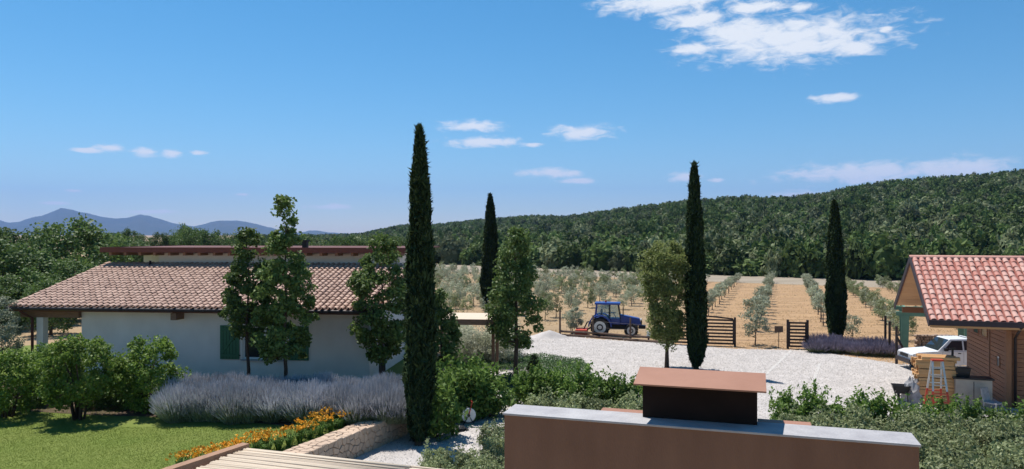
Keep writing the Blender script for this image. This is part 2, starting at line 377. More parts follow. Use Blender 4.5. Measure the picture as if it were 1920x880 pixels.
# ---------------------------------------------------------------- the wood on the hill (one uncountable mass)
src = bpy.data.collections.new('forest_sources')
def dome(m, L, nq, r=1.0):
    p, out, cc = crown_points([(0,.55),(.35,1),(.7,.8),(1,.25)], .12, 1.5, 20, .42, nq//20, shell=.6)
    v, q = leaf_quads(p, out, L, L*.7, up=.5, wild=.6)
    core = MB(); core.lathe([(.25,.0),(.6,.35),(.62,.75),(.4,1.1),(.05,1.25)], (0,0,0), 8, axis='z')
    n = len(v); v = np.vstack([v, np.array(core.v)]); quads = [tuple(x) for x in q]+[tuple(i+n for i in f) for f in core.f]
    me = bpy.data.meshes.new('forest_crown'); me.from_pydata(v.tolist(), [], quads); me.materials.append(m); return me
for i in range(7):
    src.objects.link(bpy.data.objects.new('forest_crown', dome(leaf['forest2'] if i in (2,5) else leaf['forest'], .34, 420)))
pts = []; prs = random.Random(9)
px = 520.0
def addrow(px0, px1, t):
    x = px0
    while x < px1:
        r0, r1 = ip(E0, x), ip(E1, x); tt = t+prs.uniform(-.5,.5)*.011
        X, Y, Z = hillz(x, max(0, tt)); pts.append((X, Y, Z-.3)); x += prs.uniform(.6,1.4)*F*3.7/Y
t = 0.0
while t < 1.04:
    addrow(480, 2350, t); t += .010 if t < .25 else .013
me = bpy.data.meshes.new('hill_forest'); me.from_pydata(pts, [], [])
fo = tag(link(bpy.data.objects.new('hill_forest', me)), 'dense dark green evergreen wood covering the hillside', 'forest', kind='stuff')
def gn_scatter(o, coll, smin, smax):
    ng = bpy.data.node_groups.new('scatter', 'GeometryNodeTree')
    ng.interface.new_socket('Geometry', in_out='INPUT', socket_type='NodeSocketGeometry'); ng.interface.new_socket('Geometry', in_out='OUTPUT', socket_type='NodeSocketGeometry')
    N = ng.nodes; L = ng.links; i = N.new('NodeGroupInput'); u = N.new('NodeGroupOutput'); ins = N.new('GeometryNodeInstanceOnPoints')
    ci = N.new('GeometryNodeCollectionInfo'); ci.inputs['Collection'].default_value = coll; ci.inputs['Separate Children'].default_value = True; ci.inputs['Reset Children'].default_value = True
    rv = N.new('FunctionNodeRandomValue'); rv.data_type = 'FLOAT_VECTOR'; rv.inputs[0].default_value = (-.12,-.12,0); rv.inputs[1].default_value = (.12,.12,6.28)
    sv = N.new('FunctionNodeRandomValue'); sv.data_type = 'FLOAT_VECTOR'; sv.inputs[0].default_value = (smin,smin,smin*.85); sv.inputs[1].default_value = (smax,smax,smax*1.15); sv.inputs['Seed'].default_value = 4
    L.new(i.outputs[0], ins.inputs['Points']); L.new(ci.outputs[0], ins.inputs['Instance']); ins.inputs['Pick Instance'].default_value = True
    L.new(rv.outputs[0], ins.inputs['Rotation']); L.new(sv.outputs[0], ins.inputs['Scale']); L.new(ins.outputs[0], u.inputs[0])
    md = o.modifiers.new('scatter', 'NODES'); md.node_group = ng
gn_scatter(fo, src, 1.3, 3.9)

# ---------------------------------------------------------------- tiles
def tile_mesh(name, m, w, length, hgt, seg=6):
    mb = MB(); vs = []
    for y, s, dz in ((0,1,.02),(length,.84,0)):
        for k in range(seg+1):
            a = math.pi*k/seg; vs.append((-math.cos(a)*w/2*s, y, math.sin(a)*hgt*s+dz))
        for k in range(seg+1):
            a = math.pi*k/seg; vs.append((-math.cos(a)*(w/2-.015)*s, y, math.sin(a)*(hgt-.015)*s+dz))
    n = seg+1; fs = []
    for k in range(seg): fs += [(k,k+1,2*n+k+1,2*n+k), (k+1,k,n+k,n+k+1)]
    mb.add(vs, fs); return mb.mesh(name, m, smooth=False)
def tile_roof(root, deckname, u0, u1, ze, v1, zr, w, pitch, hgt, m, mdeck, nobj, seed, vmin=0.0):
    """near slope from eave (v=0,z=ze) to ridge (v1,zr); returns the roof part"""
    sl = math.atan2(zr-ze, v1-vmin); ln = math.hypot(zr-ze, v1-vmin); rr = random.Random(seed)
    mb = MB(); mb.prism([(0,0),(ln,0),(ln,-.07),(0,-.07)], u0, u1)
    # prism runs x=slope distance; rotate into place by hand
    mb.v = [(y, vmin+x*math.cos(sl)-z*math.sin(sl), ze+x*math.sin(sl)+z*math.cos(sl)) for x, y, z in mb.v]
    roof = mb.build(deckname, mdeck, root)
    tm = tile_mesh('tile', m, w*.78, pitch*1.22, hgt)
    nc = int((u1-u0)/w); nrow = int(round(ln/pitch)); cnt = 0
    base = np.array([v.co[:] for v in tm.vertices]); fb = [tuple(p.vertices) for p in tm.polygons]; V = []; Q = []; off = 0
    for j in range(nrow):
        s = j*pitch-.05
        for i in range(nc):
            u = u0+(i+.5)*(u1-u0)/nc+rr.uniform(-.016,.016); ss = s+rr.uniform(-.025,.025); lift = .006+rr.uniform(0,.014)
            if cnt < nobj:
                o = link(bpy.data.objects.new('tile', tm), roof)
                o.location = (u, vmin+ss*math.cos(sl)-lift*math.sin(sl), ze+ss*math.sin(sl)+lift*math.cos(sl)); o.rotation_euler = (sl-.02, 0, rr.uniform(-.02,.02)); cnt += 1
            else:
                b = base.copy(); y, z = b[:,1]+ss, b[:,2]+lift-.02*b[:,1]
                b = np.stack([b[:,0]+u, vmin+y*math.cos(sl)-z*math.sin(sl), ze+y*math.sin(sl)+z*math.cos(sl)], 1)
                V += b.tolist(); Q += [tuple(k+off for k in f) for f in fb]; off += len(b)
    if V:
        me = bpy.data.meshes.new('roof_tiles'); me.from_pydata(V, [], Q); me.materials.append(m)
        o = link(bpy.data.objects.new('roof_tiles', me), roof); o['kind'] = 'stuff'
    return roof, sl

# ---------------------------------------------------------------- the low white house
hr = thing('white_house', 'low white plastered house with clay tiled roof and green shutters', 'house', (-22.4,33.2,LZ), R(-6))
ca, sa = math.cos(R(6)), math.sin(R(6))
def hu(px, v):      # house u of an image column on the line v
    k = (px-960)/F; # (-22.4+u*ca+v*sa) = k*(33.2-u*sa+v*ca)
    return (k*(33.2+v*ca)+22.4-v*sa)/(ca+k*sa)
EZ, RZ, RV = 3.15, 4.81, 6.85
roof, hs = tile_roof(hr, 'roof', 0, 17.05, EZ, RV, RZ, .275, .37, .11, M['tile'], M['deck'], 240, 1)
W0, W1 = hu(153,.75), 16.25
wu0, wu1 = hu(455,.75), hu(537,.75); wz0, wz1 = .88, 2.32
mb = MB()
for a, b, c, d in ((W0,wu0,0,2.98),(wu1,W1,0,2.98),(wu0,wu1,0,wz0),(wu0,wu1,wz1,2.98)): mb.box(a,b,.75,1.05,c-.05,d)
mb.prism([(W1-.3,-.05),(W1,-.05),(W1,2.98),(W1-.3,2.98)], 1.05, 6.7); mb.prism([(W0,-.05),(W0+.3,-.05),(W0+.3,2.98),(W0,2.98)], 1.05, 6.7)
for uu in (W0, W1-.3): mb.add([(uu,1.05,2.98),(uu,6.7,2.98),(uu,6.7,4.62),(uu,1.05,3.24),(uu+.3,1.05,2.98),(uu+.3,6.7,2.98),(uu+.3,6.7,4.62),(uu+.3,1.05,3.24)],[(0,1,2,3),(7,6,5,4),(0,3,7,4),(1,0,4,5),(2,1,5,6),(3,2,6,7)])
mb.build('wall', M['plaster'], hr)
MB().box(W0,W1,.75,1.05,2.985,3.16).build('wall_head', M['plaster'], hr)
g = MB(); g.tube([(-.02,-.07,EZ-.07),(17.1,-.07,EZ-.07)], .075, 8); gut = g.build('gutter', M['gutter'], hr)
MB().box(0,17.05,.02,.06,EZ-.2,EZ-.02).build('fascia', M['redwood'], hr)
for i in range(21):
    u = .5+i*.8; MB().bar((u,.07,EZ-.13),(u,.74,EZ-.13+.67*math.tan(hs)),.09,.13).build('rafter_tail', M['redwood'], hr)
u = hu(332,.4); MB().box(u-.13,u+.13,.1,.748,2.62,2.92).build('beam_end', M['brownwood'], hr)
MB().box(.1,W0-.005,.55,.8,2.62,2.93).build('porch_beam', M['brownwood'], hr); MB().box(.1,.35,.82,6.6,2.62,2.93).build('porch_beam', M['brownwood'], hr)
u = hu(80,.7); MB().box(u-.16,u+.16,.52,.84,-.05,2.618).build('porch_pillar', M['plaster'], hr, bevel=.01)
MB().box(.1,.38,6.2,6.5,-.05,2.618).build('porch_pillar', M['plaster'], hr, bevel=.01)
MB().tube([(.55,-.07,EZ-.1),(.62,.1,2.85),(u-.28,.42,2.6),(u-.28,.42,-.05)], .06, 8).build('downpipe', M['redwood'], hr, smooth=True)
u = hu(286,6.5); MB().tube([(u,6.3,4.6),(u,6.3,4.98)], .06, 8).build('vent_pipe', M['darkmetal'], hr)
# window and shutters
win = MB(); fw = .07
for a in ((wu0,wu0+fw,wz0,wz1),(wu1-fw,wu1,wz0,wz1),(wu0+fw,wu1-fw,wz0,wz0+fw),(wu0+fw,wu1-fw,wz1-fw,wz1),((wu0+wu1)/2-.05,(wu0+wu1)/2+.05,wz0+fw,wz1-fw)): win.box(a[0],a[1],.80,.86,a[2],a[3])
win = win.build('window', M['white'], hr)
MB().box(wu0+.02,wu1-.02,.875,.89,wz0+.02,wz1-.02).build('pane', M['glass'], win)
MB().box(wu0-.06,wu1+.06,.66,.80,wz0-.07,wz0-.003).build('sill', M['coping'], win)
def shutter(a, b):
    s = MB(); s.box(a,b,.70,.735,wz0-.02,wz1+.03); o = s.build('shutter', M['green'], hr, bevel=.004)
    d = MB(); d.box(a+.03,b-.03,.675,.70,wz0+.1,wz0+.2); d.box(a+.03,b-.03,.675,.70,wz1-.2,wz1-.1); d.bar((a+.08,.687,wz0+.22),(b-.08,.687,wz1-.22),.09,.022,up=(0,1,0))
    d.build('brace', M['green'], o)
    for k in range(1,6):
        x = a+(b-a)*k/6; MB().box(x-.006,x+.006,.697,.7005,wz0,wz1).build('board_joint', M['darkmetal'], o)
    for z in (wz0+.15, wz1-.15): MB().box(b-.01 if a < wu0 else a-.04, b+.04 if a < wu0 else a+.01,.70,.745,z-.02,z+.02).build('hinge', M['black'], o)
shutter(wu0-.14-.88, wu0-.14); shutter(wu1+.14, wu1+1.02)
sd_u = W1+.001; MB().box(sd_u,sd_u+.03,2.2,3.2,-.02,2.1).build('side_door', M['gatewood'], hr)

# ---------------------------------------------------------------- taller block behind
ub = thing('tall_house_block', 'taller pale house block with red brown roof edge behind tiled roof', 'house', (-22.4,33.2,LZ), R(-6))
T = 5.68
b0 = hu(298, 7.1)
MB().box(b0,15.9,7.1,13.5,-.1,T-.32).build('wall', M['plaster'], ub); MB().box(.7,b0-.003,9.0,13.5,-.1,T-.32).build('recessed_wall', M['plaster'], ub)
rf = MB().box(.1,16.6,6.2,14.2,T-.12,T-.03).build('roof', M['redwood'], ub)
MB().box(.05,16.65,6.15,6.2,T-.27,T).build('fascia', M['redwood'], rf); MB().box(.05,.1,6.2,14.2,T-.27,T).build('fascia', M['redwood'], rf)
for i in range(20):
    u = .55+i*.82; MB().box(u-.07,u+.07,6.28,8.99 if u < b0 else 7.097,T-.43,T-.125).build('rafter_tail', M['brownwood'], rf)
u = hu(572, 8); ch = MB().box(u-.13,u+.13,7.9,8.16,T-.03,T+.3).build('chimney', M['black'], ub); MB().box(u-.19,u+.19,7.84,8.22,T+.3,T+.38).build('chimney_cap', M['black'], ch)

# ---------------------------------------------------------------- reed roofed shelter right of the house
p0 = at(815, 34.9); sh = thing('reed_shelter', 'low shelter with pale reed roof and brown beam beside grey shrubs', 'shelter', p0, R(-6))
MB().box(0,2.75,0,3.0,2.96,3.04).build('roof', M['cane'], sh); MB().box(-.05,2.8,-.08,-.003,2.80,3.06).build('front_beam', M['brownwood'], sh)
for x in (.1,2.6):
    for y in (1.2,2.8): MB().box(x-.07,x+.07,y-.07,y+.07,-.05,2.958).build('post', M['brownwood'], sh)

# ---------------------------------------------------------------- barn on the right
br = thing('timber_barn', 'warm timber barn with red tiled roof and wide open gable overhang', 'barn', (17.0,30.4,0), R(-17.5))
BE, BR, BV, BS, BL = 3.53, 5.96, 3.67, 7.34, 9.0
broof, bs = tile_roof(br, 'roof', 0, BL, BE, BV, BR, .27, .34, .075, M['btile'], M['bdeck'], 290, 2)
ln = math.hypot(BR-BE, BV); m2 = MB(); m2.prism([(0,0),(ln,0),(ln,-.07),(0,-.07)], 0, BL)
m2.v = [(y, BS-x*math.cos(bs)+z*math.sin(bs), BE+x*math.sin(bs)+z*math.cos(bs)) for x, y, z in m2.v]
m2.build('far_roof_slope', M['bdeck'], broof)
for k in range(14):      # soffit boards under the far slope, seen through the open gable
    a, b = .06+k*(ln-.1)/14, .06+(k+1)*(ln-.1)/14-.012; q = MB(); q.prism([(a,-.075),(b,-.075),(b,-.10),(a,-.10)], .05, 3.1)
    q.v = [(y, BS-x*math.cos(bs)+z*math.sin(bs), BE+x*math.sin(bs)+z*math.cos(bs)) for x, y, z in q.v]; q.build('soffit_board', M['soffit'], broof)
MB().tube([(-.05,BV,BR+.0),(BL,BV,BR+.0)], .11, 8).build('ridge_cap', M['btile'], broof, smooth=True)
for sgn, nm in ((0,'near'),(1,'far')):      # verge boards
    y0, y1 = (-.05, BV) if not sgn else (BS+.05, BV)
    q = MB(); q.add([(-.06,y0,BE-.26),(-.06,y1,BR-.2),(-.06,y1,BR+.07),(-.06,y0,BE+.02),(-.005,y0,BE-.26),(-.005,y1,BR-.2),(-.005,y1,BR+.07),(-.005,y0,BE+.02)],[(0,1,2,3),(7,6,5,4),(0,3,7,4),(1,0,4,5),(2,1,5,6),(3,2,6,7)])
    q.build('verge_board', M['darktrim'], broof)
MB().box(-.06,BL,-.2,-.06,BE-.2,BE+.01).build('gutter', M['darktrim'], broof)
MB().box(.02,BL,-.05,.04,BE-.3,BE-.08).build('eave_board', M['soffit'], broof)
for v in (.55, 6.75): MB().box(.2,BL,v-.1,v+.1,BE-.36,BE-.1+.0).build('wall_plate', M['plank'], br)
MB().box(.1,BL,BV-.09,BV+.09,BR-.42,BR-.18).build('ridge_beam', M['plank'], br)
WU = 2.95; bw = MB().box(WU+.06,BL,.76,6.54,-.05,BE-.37).build('wall', M['bdeck'], br)
npk = 17
for k in range(npk):
    z0 = -.02+k*(BE-.36)/npk; z1 = z0+(BE-.36)/npk-.014
    MB().box(WU,WU+.055,.74,6.56,z0,z1).build('plank', M['plank'], bw, bevel=.006); MB().box(WU+.06,BL,.70,.755,z0,z1).build('plank', M['plank'], bw, bevel=.006)
for k in range(11):     # boarded gable triangle above the plates
    z0 = BE-.34+k*.215; z1 = z0+.2; half = BV-.12-(z1-BE+.25)/math.tan(bs)
    if half > .15: MB().box(WU,WU+.05,BV-half,BV+half,z0,z1).build('gable_plank', M['plank'], bw)
MB().box(WU-.07,WU+.12,.6,.8,-.05,BE-.37).build('corner_post', M['plank'], br, bevel=.01)
MB().tube([(WU+.25,.0-.1,BE-.2),(WU+.25,.35,BE-.5),(WU+.25,.6,BE-.7),(WU+.25,.6,0)], .05, 8).build('downpipe', M['gutter'], br, smooth=True)
for (v0, v1, z0, z1) in ((3.3,4.2,2.45,2.95),(4.6,5.4,2.45,2.95),(1.6,2.0,1.45,1.95)):
    w = MB()
    for a in ((v0,v1,z0,z0+.05),(v0,v1,z1-.05,z1),(v0,v0+.05,z0+.05,z1-.05),(v1-.05,v1,z0+.05,z1-.05)): w.box(WU-.03,WU-.002,a[0],a[1],a[2],a[3])
    w = w.build('window', M['plank'], br); MB().box(WU-.016,WU-.003,v0+.05,v1-.05,z0+.05,z1-.05).build('pane', M['glass'], w)
MB().box(WU-.035,WU-.002,2.95,3.03,0,2.9).build('door_post', M['brownwood'], br)

# green carport behind the barn
cp = thing('green_carport', 'pale green timber carport frame over the white pickup', 'carport', at(1697,41.3), R(-26))
for x, y in ((0,0),(3.0,0),(0,3.6),(3.0,3.6)):
    q = MB(); q.add([(x-.14,y-.11,-.05),(x+.14,y-.11,-.05),(x+.14,y+.11,-.05),(x-.14,y+.11,-.05),(x-.2,y-.11,2.5),(x+.2,y-.11,2.5),(x+.2,y+.11,2.5),(x-.2,y+.11,2.5)],[(3,2,1,0),(4,5,6,7),(0,1,5,4),(1,2,6,5),(2,3,7,6),(3,0,4,7)]); q.build('post', M['palegreen'], cp)
for y in (0,3.6): MB().box(-.45,3.6,y-.08,y+.08,2.5,2.72).build('beam', M['palegreen'], cp)
for x in (0,1.0,2.0,3.0): MB().box(x-.06,x+.06,-.3,3.9,2.722,2.86).build('rafter', M['palegreen'], cp)

# ---------------------------------------------------------------- near parapet wall, chimney, cane roof
WLP = at(945, 6.27); wr = thing('tan_parapet_wall', 'tan plastered parapet wall with grey coping in front of the chimney', 'wall', (WLP.x, WLP.y, 0), R(-17.7))
wl = 3.12
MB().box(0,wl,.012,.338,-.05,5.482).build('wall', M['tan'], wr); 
cop = MB().box(-.012,wl+.012,0,.35,5.482,5.50).build('coping', M['coping'], wr, bevel=.006)
cw, sw = math.cos(R(17.7)), math.sin(R(17.7))
def wu(px, v): k = (px-960)/F; return (k*(WLP.y+v*cw)-WLP.x-v*sw)/(cw+k*sw)
chy = thing('metal_chimney', 'dark metal chimney box with sloping terracotta coloured cap', 'chimney', (WLP.x, WLP.y, 0), R(-17.7))
c0, c1 = wu(1205,.22), wu(1420,.22)
MB().box(c0,c1,.22,.349,5.503,5.80).box(c0,c1,.349,.66,-.05,5.80).build('stack', M['darkmetal'], chy)
q0, q1 = wu(1130,.5), wu(1520,.5)
MB().box(q0,c0-.004,.352,.52,5.42,5.485).build('flashing', M['copper'], chy); MB().box(c1+.004,q1,.352,.52,5.42,5.485).build('flashing', M['copper'], chy)
k0, k1 = wu(1189,.1), wu(1437,.1); cap = MB()
for yy, zz in ((.08,5.802),): cap.add([(k0,.06,5.802),(k1,.06,5.802),(k1,.44,5.875),(k0,.44,5.875),(k1,.82,5.802),(k0,.82,5.802),(k0,.06,5.790),(k1,.06,5.790),(k1,.44,5.862),(k0,.44,5.862),(k1,.82,5.790),(k0,.82,5.790)],
    [(0,1,2,3),(3,2,4,5),(7,6,9,8),(8,9,11,10),(0,6,7,1),(5,4,10,11),(1,7,8,2),(2,8,10,4),(6,0,3,9),(9,3,5,11)])
cap.build('cap', M['copper'], chy)
cap2 = MB().box(c0+.02,c1-.02,.24,.64,5.80,5.815).build('cap_support', M['darkmetal'], chy)

PZ = 4.0; A = G(456,838,PZ); B = G(853,880,PZ); du = (B-A); du.z = 0; du.normalize(); dv = Vector((-du.y*-1, du.x*-1, 0)); dv = Vector((du.y, -du.x, 0))
if dv.y > 0: dv = -dv
pg = thing('cane_pergola', 'pergola roof of pale dry canes with brown edge beam', 'pergola')
for mat_i, (s0, s1) in enumerate(((.06,2.62),(2.66,5.6))):
    for k in range(62):
        w = .0405; r = .013+rnd.random()*.009; y = .03+k*w; zz = PZ-.02+rnd.uniform(-.008,.008); j = rnd.uniform(-.012,.012)
        p = A+du*(s0+rnd.uniform(-.03,.03))+dv*(y+j); q = A+du*(s1+rnd.uniform(-.03,.03))+dv*(y-j); md = p.lerp(q,.5)+Vector((0,0,rnd.uniform(-.008,.008)))
        p.z = zz; q.z = zz+rnd.uniform(-.006,.006); md.z = zz+rnd.uniform(-.008,.008)
        MB().tube([p,md,q],[r,r*.95,r*.85],6).build('cane', M['cane'], pg, smooth=True)
bl = G(320,880,PZ+.02)-A; bl.z = 0; bl.normalize()
e0 = A+bl*-.05-du*.0; MB().bar(e0+Vector((0,0,-.03)), A+bl*3.2+Vector((0,0,-.03)), .13, .14).build('edge_beam', M['beam'], pg)
MB().bar(A+dv*.3+Vector((0,0,-.11)), A+dv*.3+du*5.6+Vector((0,0,-.11)), .1, .12).build('under_beam', M['beam'], pg)
MB().bar(A+dv*2.2+Vector((0,0,-.11)), A+dv*2.2+du*5.6+Vector((0,0,-.11)), .1, .12).build('under_beam', M['beam'], pg)
for p in (A+dv*.3+du*.2, A+dv*2.2+du*.2, A+dv*2.2+du*5.3, A+dv*.3+du*5.3):
    MB().box(p.x-.06,p.x+.06,p.y-.06,p.y+.06,-.05,PZ-.17).build('post', M['beam'], pg)

# ---------------------------------------------------------------- stone retaining wall (Voronoi stones)
def clip(poly, n, c):
    out = []
    for i in range(len(poly)):
        a, b = poly[i], poly[(i+1)%len(poly)]; da = a[0]*n[0]+a[1]*n[1]-c; db = b[0]*n[0]+b[1]*n[1]-c
        if da <= 0: out.append(a)
        if da*db < 0: t = da/(da-db); out.append((a[0]+(b[0]-a[0])*t, a[1]+(b[1]-a[1])*t))
    return out
def voronoi(w, h, n, seed):
    r = random.Random(seed); g = math.sqrt(w*h/n); P = []
    ny = max(1, round(h/g)); nx = max(1, round(w/g))
    for i in range(nx):
        for j in range(ny): P.append(((i+.5+r.uniform(-.38,.38)+(j%2)*.3-.15)*w/nx, (j+.5+r.uniform(-.38,.38))*h/ny))
    cells = []
    for i, p in enumerate(P):
        poly = [(0,0),(w,0),(w,h),(0,h)]
        for j, q in enumerate(P):
            if i != j and abs(q[0]-p[0]) < 4*g:
                nn = (q[0]-p[0], q[1]-p[1]); ll = math.hypot(*nn); nn = (nn[0]/ll, nn[1]/ll)
                poly = clip(poly, nn, nn[0]*(p[0]+q[0])/2+nn[1]*(p[1]+q[1])/2-.009)
                if len(poly) < 3: break
        if len(poly) >= 3: cells.append(poly)
    return cells
SA, SB = Vector((-3.95,26.3,0)), Vector((-6.75,20.05,0)); sdv = (SB-SA); SLn = sdv.length; sdv.normalize(); snr = Vector((-sdv.y, sdv.x, 0))
if snr.x < 0: snr = -snr
swl = thing('stone_wall', 'low pale rubble stone retaining wall between lawn and gravel', 'wall', SA); SH, SW = .80, .68
mb = MB(); q0, q1 = Vector((0,0,0)), sdv*SLn; h = snr*(SW/2-.02)
mb.add([q0-h,q0+h,q1+h,q1-h]+[v+Vector((0,0,SH-.02)) for v in (q0-h,q0+h,q1+h,q1-h)], [(0,1,2,3),(4,5,6,7),(0,1,5,4),(1,2,6,5),(2,3,7,6),(3,0,4,7)])
for i in range(4): mb.v[i] = (mb.v[i][0], mb.v[i][1], -.1)
mb.build('mortar_core', M['mortar'], swl)
def stones(w, h, n, seed, to3, depth):
    r = random.Random(seed)
    for poly in voronoi(w, h, n, seed):
        cx = sum(p[0] for p in poly)/len(poly); cy = sum(p[1] for p in poly)/len(poly); d = depth+r.uniform(-.012,.014); k = len(poly)
        inn = [(cx+(p[0]-cx)*.86, cy+(p[1]-cy)*.86) for p in poly]; tlt = (r.uniform(-.06,.06), r.uniform(-.06,.06))
        vs = [to3(p[0],p[1],0) for p in poly]+[to3(p[0],p[1],d*.6) for p in poly]+[to3(p[0],p[1],d+(p[0]-cx)*tlt[0]+(p[1]-cy)*tlt[1]) for p in inn]
        fs = [tuple(range(2*k,3*k))]+[(i,(i+1)%k,(i+1)%k+k,i+k) for i in range(k)]+[(i+k,(i+1)%k+k,(i+1)%k+2*k,i+2*k) for i in range(k)]
        MB().add(vs, fs).build('stone', M['stone'], swl)
stones(SLn, SH+.03, 120, 1, lambda x,y,d: sdv*x+snr*(SW/2-.025+d)+Vector((0,0,y-.03)), .045)
stones(SLn, SW+.04, 95, 2, lambda x,y,d: sdv*x+snr*(y-SW/2-.02)+Vector((0,0,SH-.025+d)), .04)
stones(SW, SH, 9, 3, lambda x,y,d: snr*(x-SW/2)-sdv*(d-.02)+Vector((0,0,y)), .045)

# ---------------------------------------------------------------- garden trees
def garden_tree(name, label, cat, loc, h, prof, clear, ncl, clr, per, L, W, lm, tr, lean=(0,0), bark='bark', nl=14, group=None, extra=None, wild=.8):
    t = thing(name, label, cat, loc, 0, group)
    cm, cc = crown('crown', lm, prof, clear, h, ncl, clr, per, L, W, lean=lean, wild=wild)
    link(bpy.data.objects.new('crown', cm), t); link(bpy.data.objects.new('trunk', trunk_mesh('trunk', M[bark], h, tr, cc, nl)), t)
    return t
PB = [(0,.8),(.15,1.25),(.45,1.1),(.62,.75),(.78,.42),(.9,.42),(1,.15)]
garden_tree('garden_tree', 'tall airy garden tree with ragged tip in front of the window', 'tree', at(535,29.3,LZ), 8.0, PB, 1.5, 165, .30, 75, .15, .10, leaf['tree'], .085)
garden_tree('garden_tree', 'slimmer leafy garden tree beside the left green shutter', 'tree', at(465,30.2,LZ), 6.6, [(0,.6),(.2,1.1),(.5,.9),(.75,.6),(.9,.4),(1,.15)], 2.3, 100, .28, 75, .15, .10, leaf['tree'], .08)
garden_tree('garden_tree', 'broad leafy garden tree at the white house corner', 'tree', at(717,31.5,LZ), 6.35, [(0,.6),(.25,1.35),(.55,1.4),(.8,.95),(1,.3)], 1.2, 160, .32, 75, .15, .10, leaf['tree'], .085)
garden_tree('garden_tree', 'small leafy tree with thin trunk beside the reed shelter', 'tree', at(828,31.5,.2), 4.4, [(0,.4),(.3,.75),(.6,.6),(1,.25)], 1.3, 65, .26, 70, .15, .10, leaf['tree'], .07)
garden_tree('garden_tree', 'full leafy garden tree standing over clipped ground cover', 'tree', G(967,722), 7.25, [(0,.5),(.12,1.15),(.4,1.35),(.6,.95),(.8,.7),(.93,.5),(1,.2)], 1.9, 150, .33, 78, .15, .10, leaf['tree'], .12, nl=20)
garden_tree('garden_tree', 'light olive green tree with rounded crown on white gravel', 'tree', G(1250,690), 6.5, [(0,.45),(.15,.85),(.45,1.1),(.75,1.35),(.92,1.1),(1,.4)], 1.15, 190, .36, 120, .14, .065, leaf['light'], .11, nl=22)

def cypress(label, loc, h, rmax, n=15000):
    t = thing('cypress_tree', label, 'cypress', loc, 0, 'slender cypresses')
    prof = [(0,.38),(.04,.72),(.2,1),(.45,.95),(.7,.72),(.88,.46),(.96,.28),(1,.08)]; ph = rng.random(6)*6.28
    hh = rng.random(n)**1.0; hh = hh[rng.random(n) < .25+prof_r(prof, hh)]; th = rng.random(len(hh))*2*np.pi
    lob = 1+.10*np.sin(3*th+ph[0]+7*hh)+.08*np.sin(5*th+ph[1]-13*hh)+.07*np.sin(2*th+ph[2]+31*hh)+.05*np.sin(4*th+ph[3]+67*hh)
    r = prof_r(prof, hh)*rmax*lob*(.70+.36*rng.random(len(hh)))
    bend = .10*np.sin(hh*3+ph[4])*hh
    c = np.stack([r*np.cos(th)+bend, r*np.sin(th), .25+hh*(h-.3)], 1); out = np.stack([np.cos(th), np.sin(th), .2*np.ones_like(th)], 1)
    ax = unit(out*.35+np.array([0,0,1.0])); v, q = leaf_quads(c, out, .34, .10, up=0, wild=.6, axis=ax, axis_w=.82)
    k = 40; a = rng.random(k)*2*np.pi; hz = rng.random(k)      # stray sprigs
    link(bpy.data.objects.new('crown', arr_mesh('crown', v, q, leaf['cypress'])), t)
    core = MB(); core.lathe([(prof_r(prof, x)*rmax*.68, .2+x*(h-.5)) for x in np.linspace(0,.97,16)], (0,0,0), 12, axis='z')
    core.v = [(x+.10*math.sin(z/h*3+ph[4])*z/h, y, z) for x, y, z in core.v]
    core.build('inner_foliage', leaf['cypress'], t); MB().tube([(0,0,-.08),(0,0,.5)], [.15,.12], 8).build('trunk', M['bark'], t)
    sp = MB()
    for i in range(9):
        z = h*(.55+.45*rnd.random()) if i > 3 else h*.985; a = rnd.random()*6.28; rr = float(prof_r(prof, z/h))*rmax
        p = Vector((rr*.8*math.cos(a)+.10*math.sin(z/h*3+ph[4]), rr*.8*math.sin(a), z)); e = p+Vector((math.cos(a)*.2, math.sin(a)*.2, .18)); sp.tube([p,p.lerp(e,.6)+Vector((0,0,-.02)),e],[.012,.02,.004],4)
    sp.build('sprig', leaf['cypress'], t)
cypress('tallest slender cypress at the end of the stone wall', G(785,836), 10.6, .46)
cypress('slender cypress on white gravel behind the chimney', G(1305,694), 10.75, .50)
cypress('slender cypress rising from purple lavender by the small gate', G(1567,645), 9.2, .56)
cypress('distant slender cypress at the near edge of the olive grove', G(918,586), 10.7, .72)

# background trees left of and behind the house
bgv = []
for i in range(3):
    cm, cc = crown('crown', leaf['bg'], [(0,.5),(.25,.95),(.55,1),(.8,.75),(1,.3)], .25, 1.9, 80, .28, 95, .075, .055, up=.4)
    bgv.append((cm, trunk_mesh('trunk', M['bark'], 1.9, .06, cc, 10, .02)))
def bgtree(label, loc, rad, hgt, i, group=None, name='background_tree'):
    t = thing(name, label, 'tree', loc, rnd.random()*6, group); t.scale = (rad, rad, hgt/1.9)
    link(bpy.data.objects.new('crown', bgv[i%3][0]), t); link(bpy.data.objects.new('trunk', bgv[i%3][1]), t); return t
for i, (px, d, r, ytop) in enumerate(((20,75,4.2,430),(125,70,4.6,416),(75,64,3.6,470),(175,82,4.0,438),(-30,60,4.0,445),(40,56,2.6,505),(140,60,3.0,490),(-110,64,4.5,430),(-10,54,2.5,520),(95,52,2.0,528),(228,100,4.0,448))):
    bgtree('bushy dark green broadleaf tree beyond the white house', at(px, d), r, 7-(ytop-440)/F*d, i, 'broadleaf trees beyond the white house')
for i, (px, ytop) in enumerate(((215,437),(245,432),(270,441),(300,437),(330,440),(345,421),(362,428),(392,436),(415,433),(440,441),(470,438),(500,440),(530,441),(565,444),(600,446),(635,445),(665,444),(700,441),(735,443))):
    d = 130+rnd.random()*50
    bgtree('small distant tree in the tree line under the blue mountains', at(px, d), 2.2+rnd.random()*1.4, 7-(ytop-440)/F*d, i, 'distant tree line under the mountains')

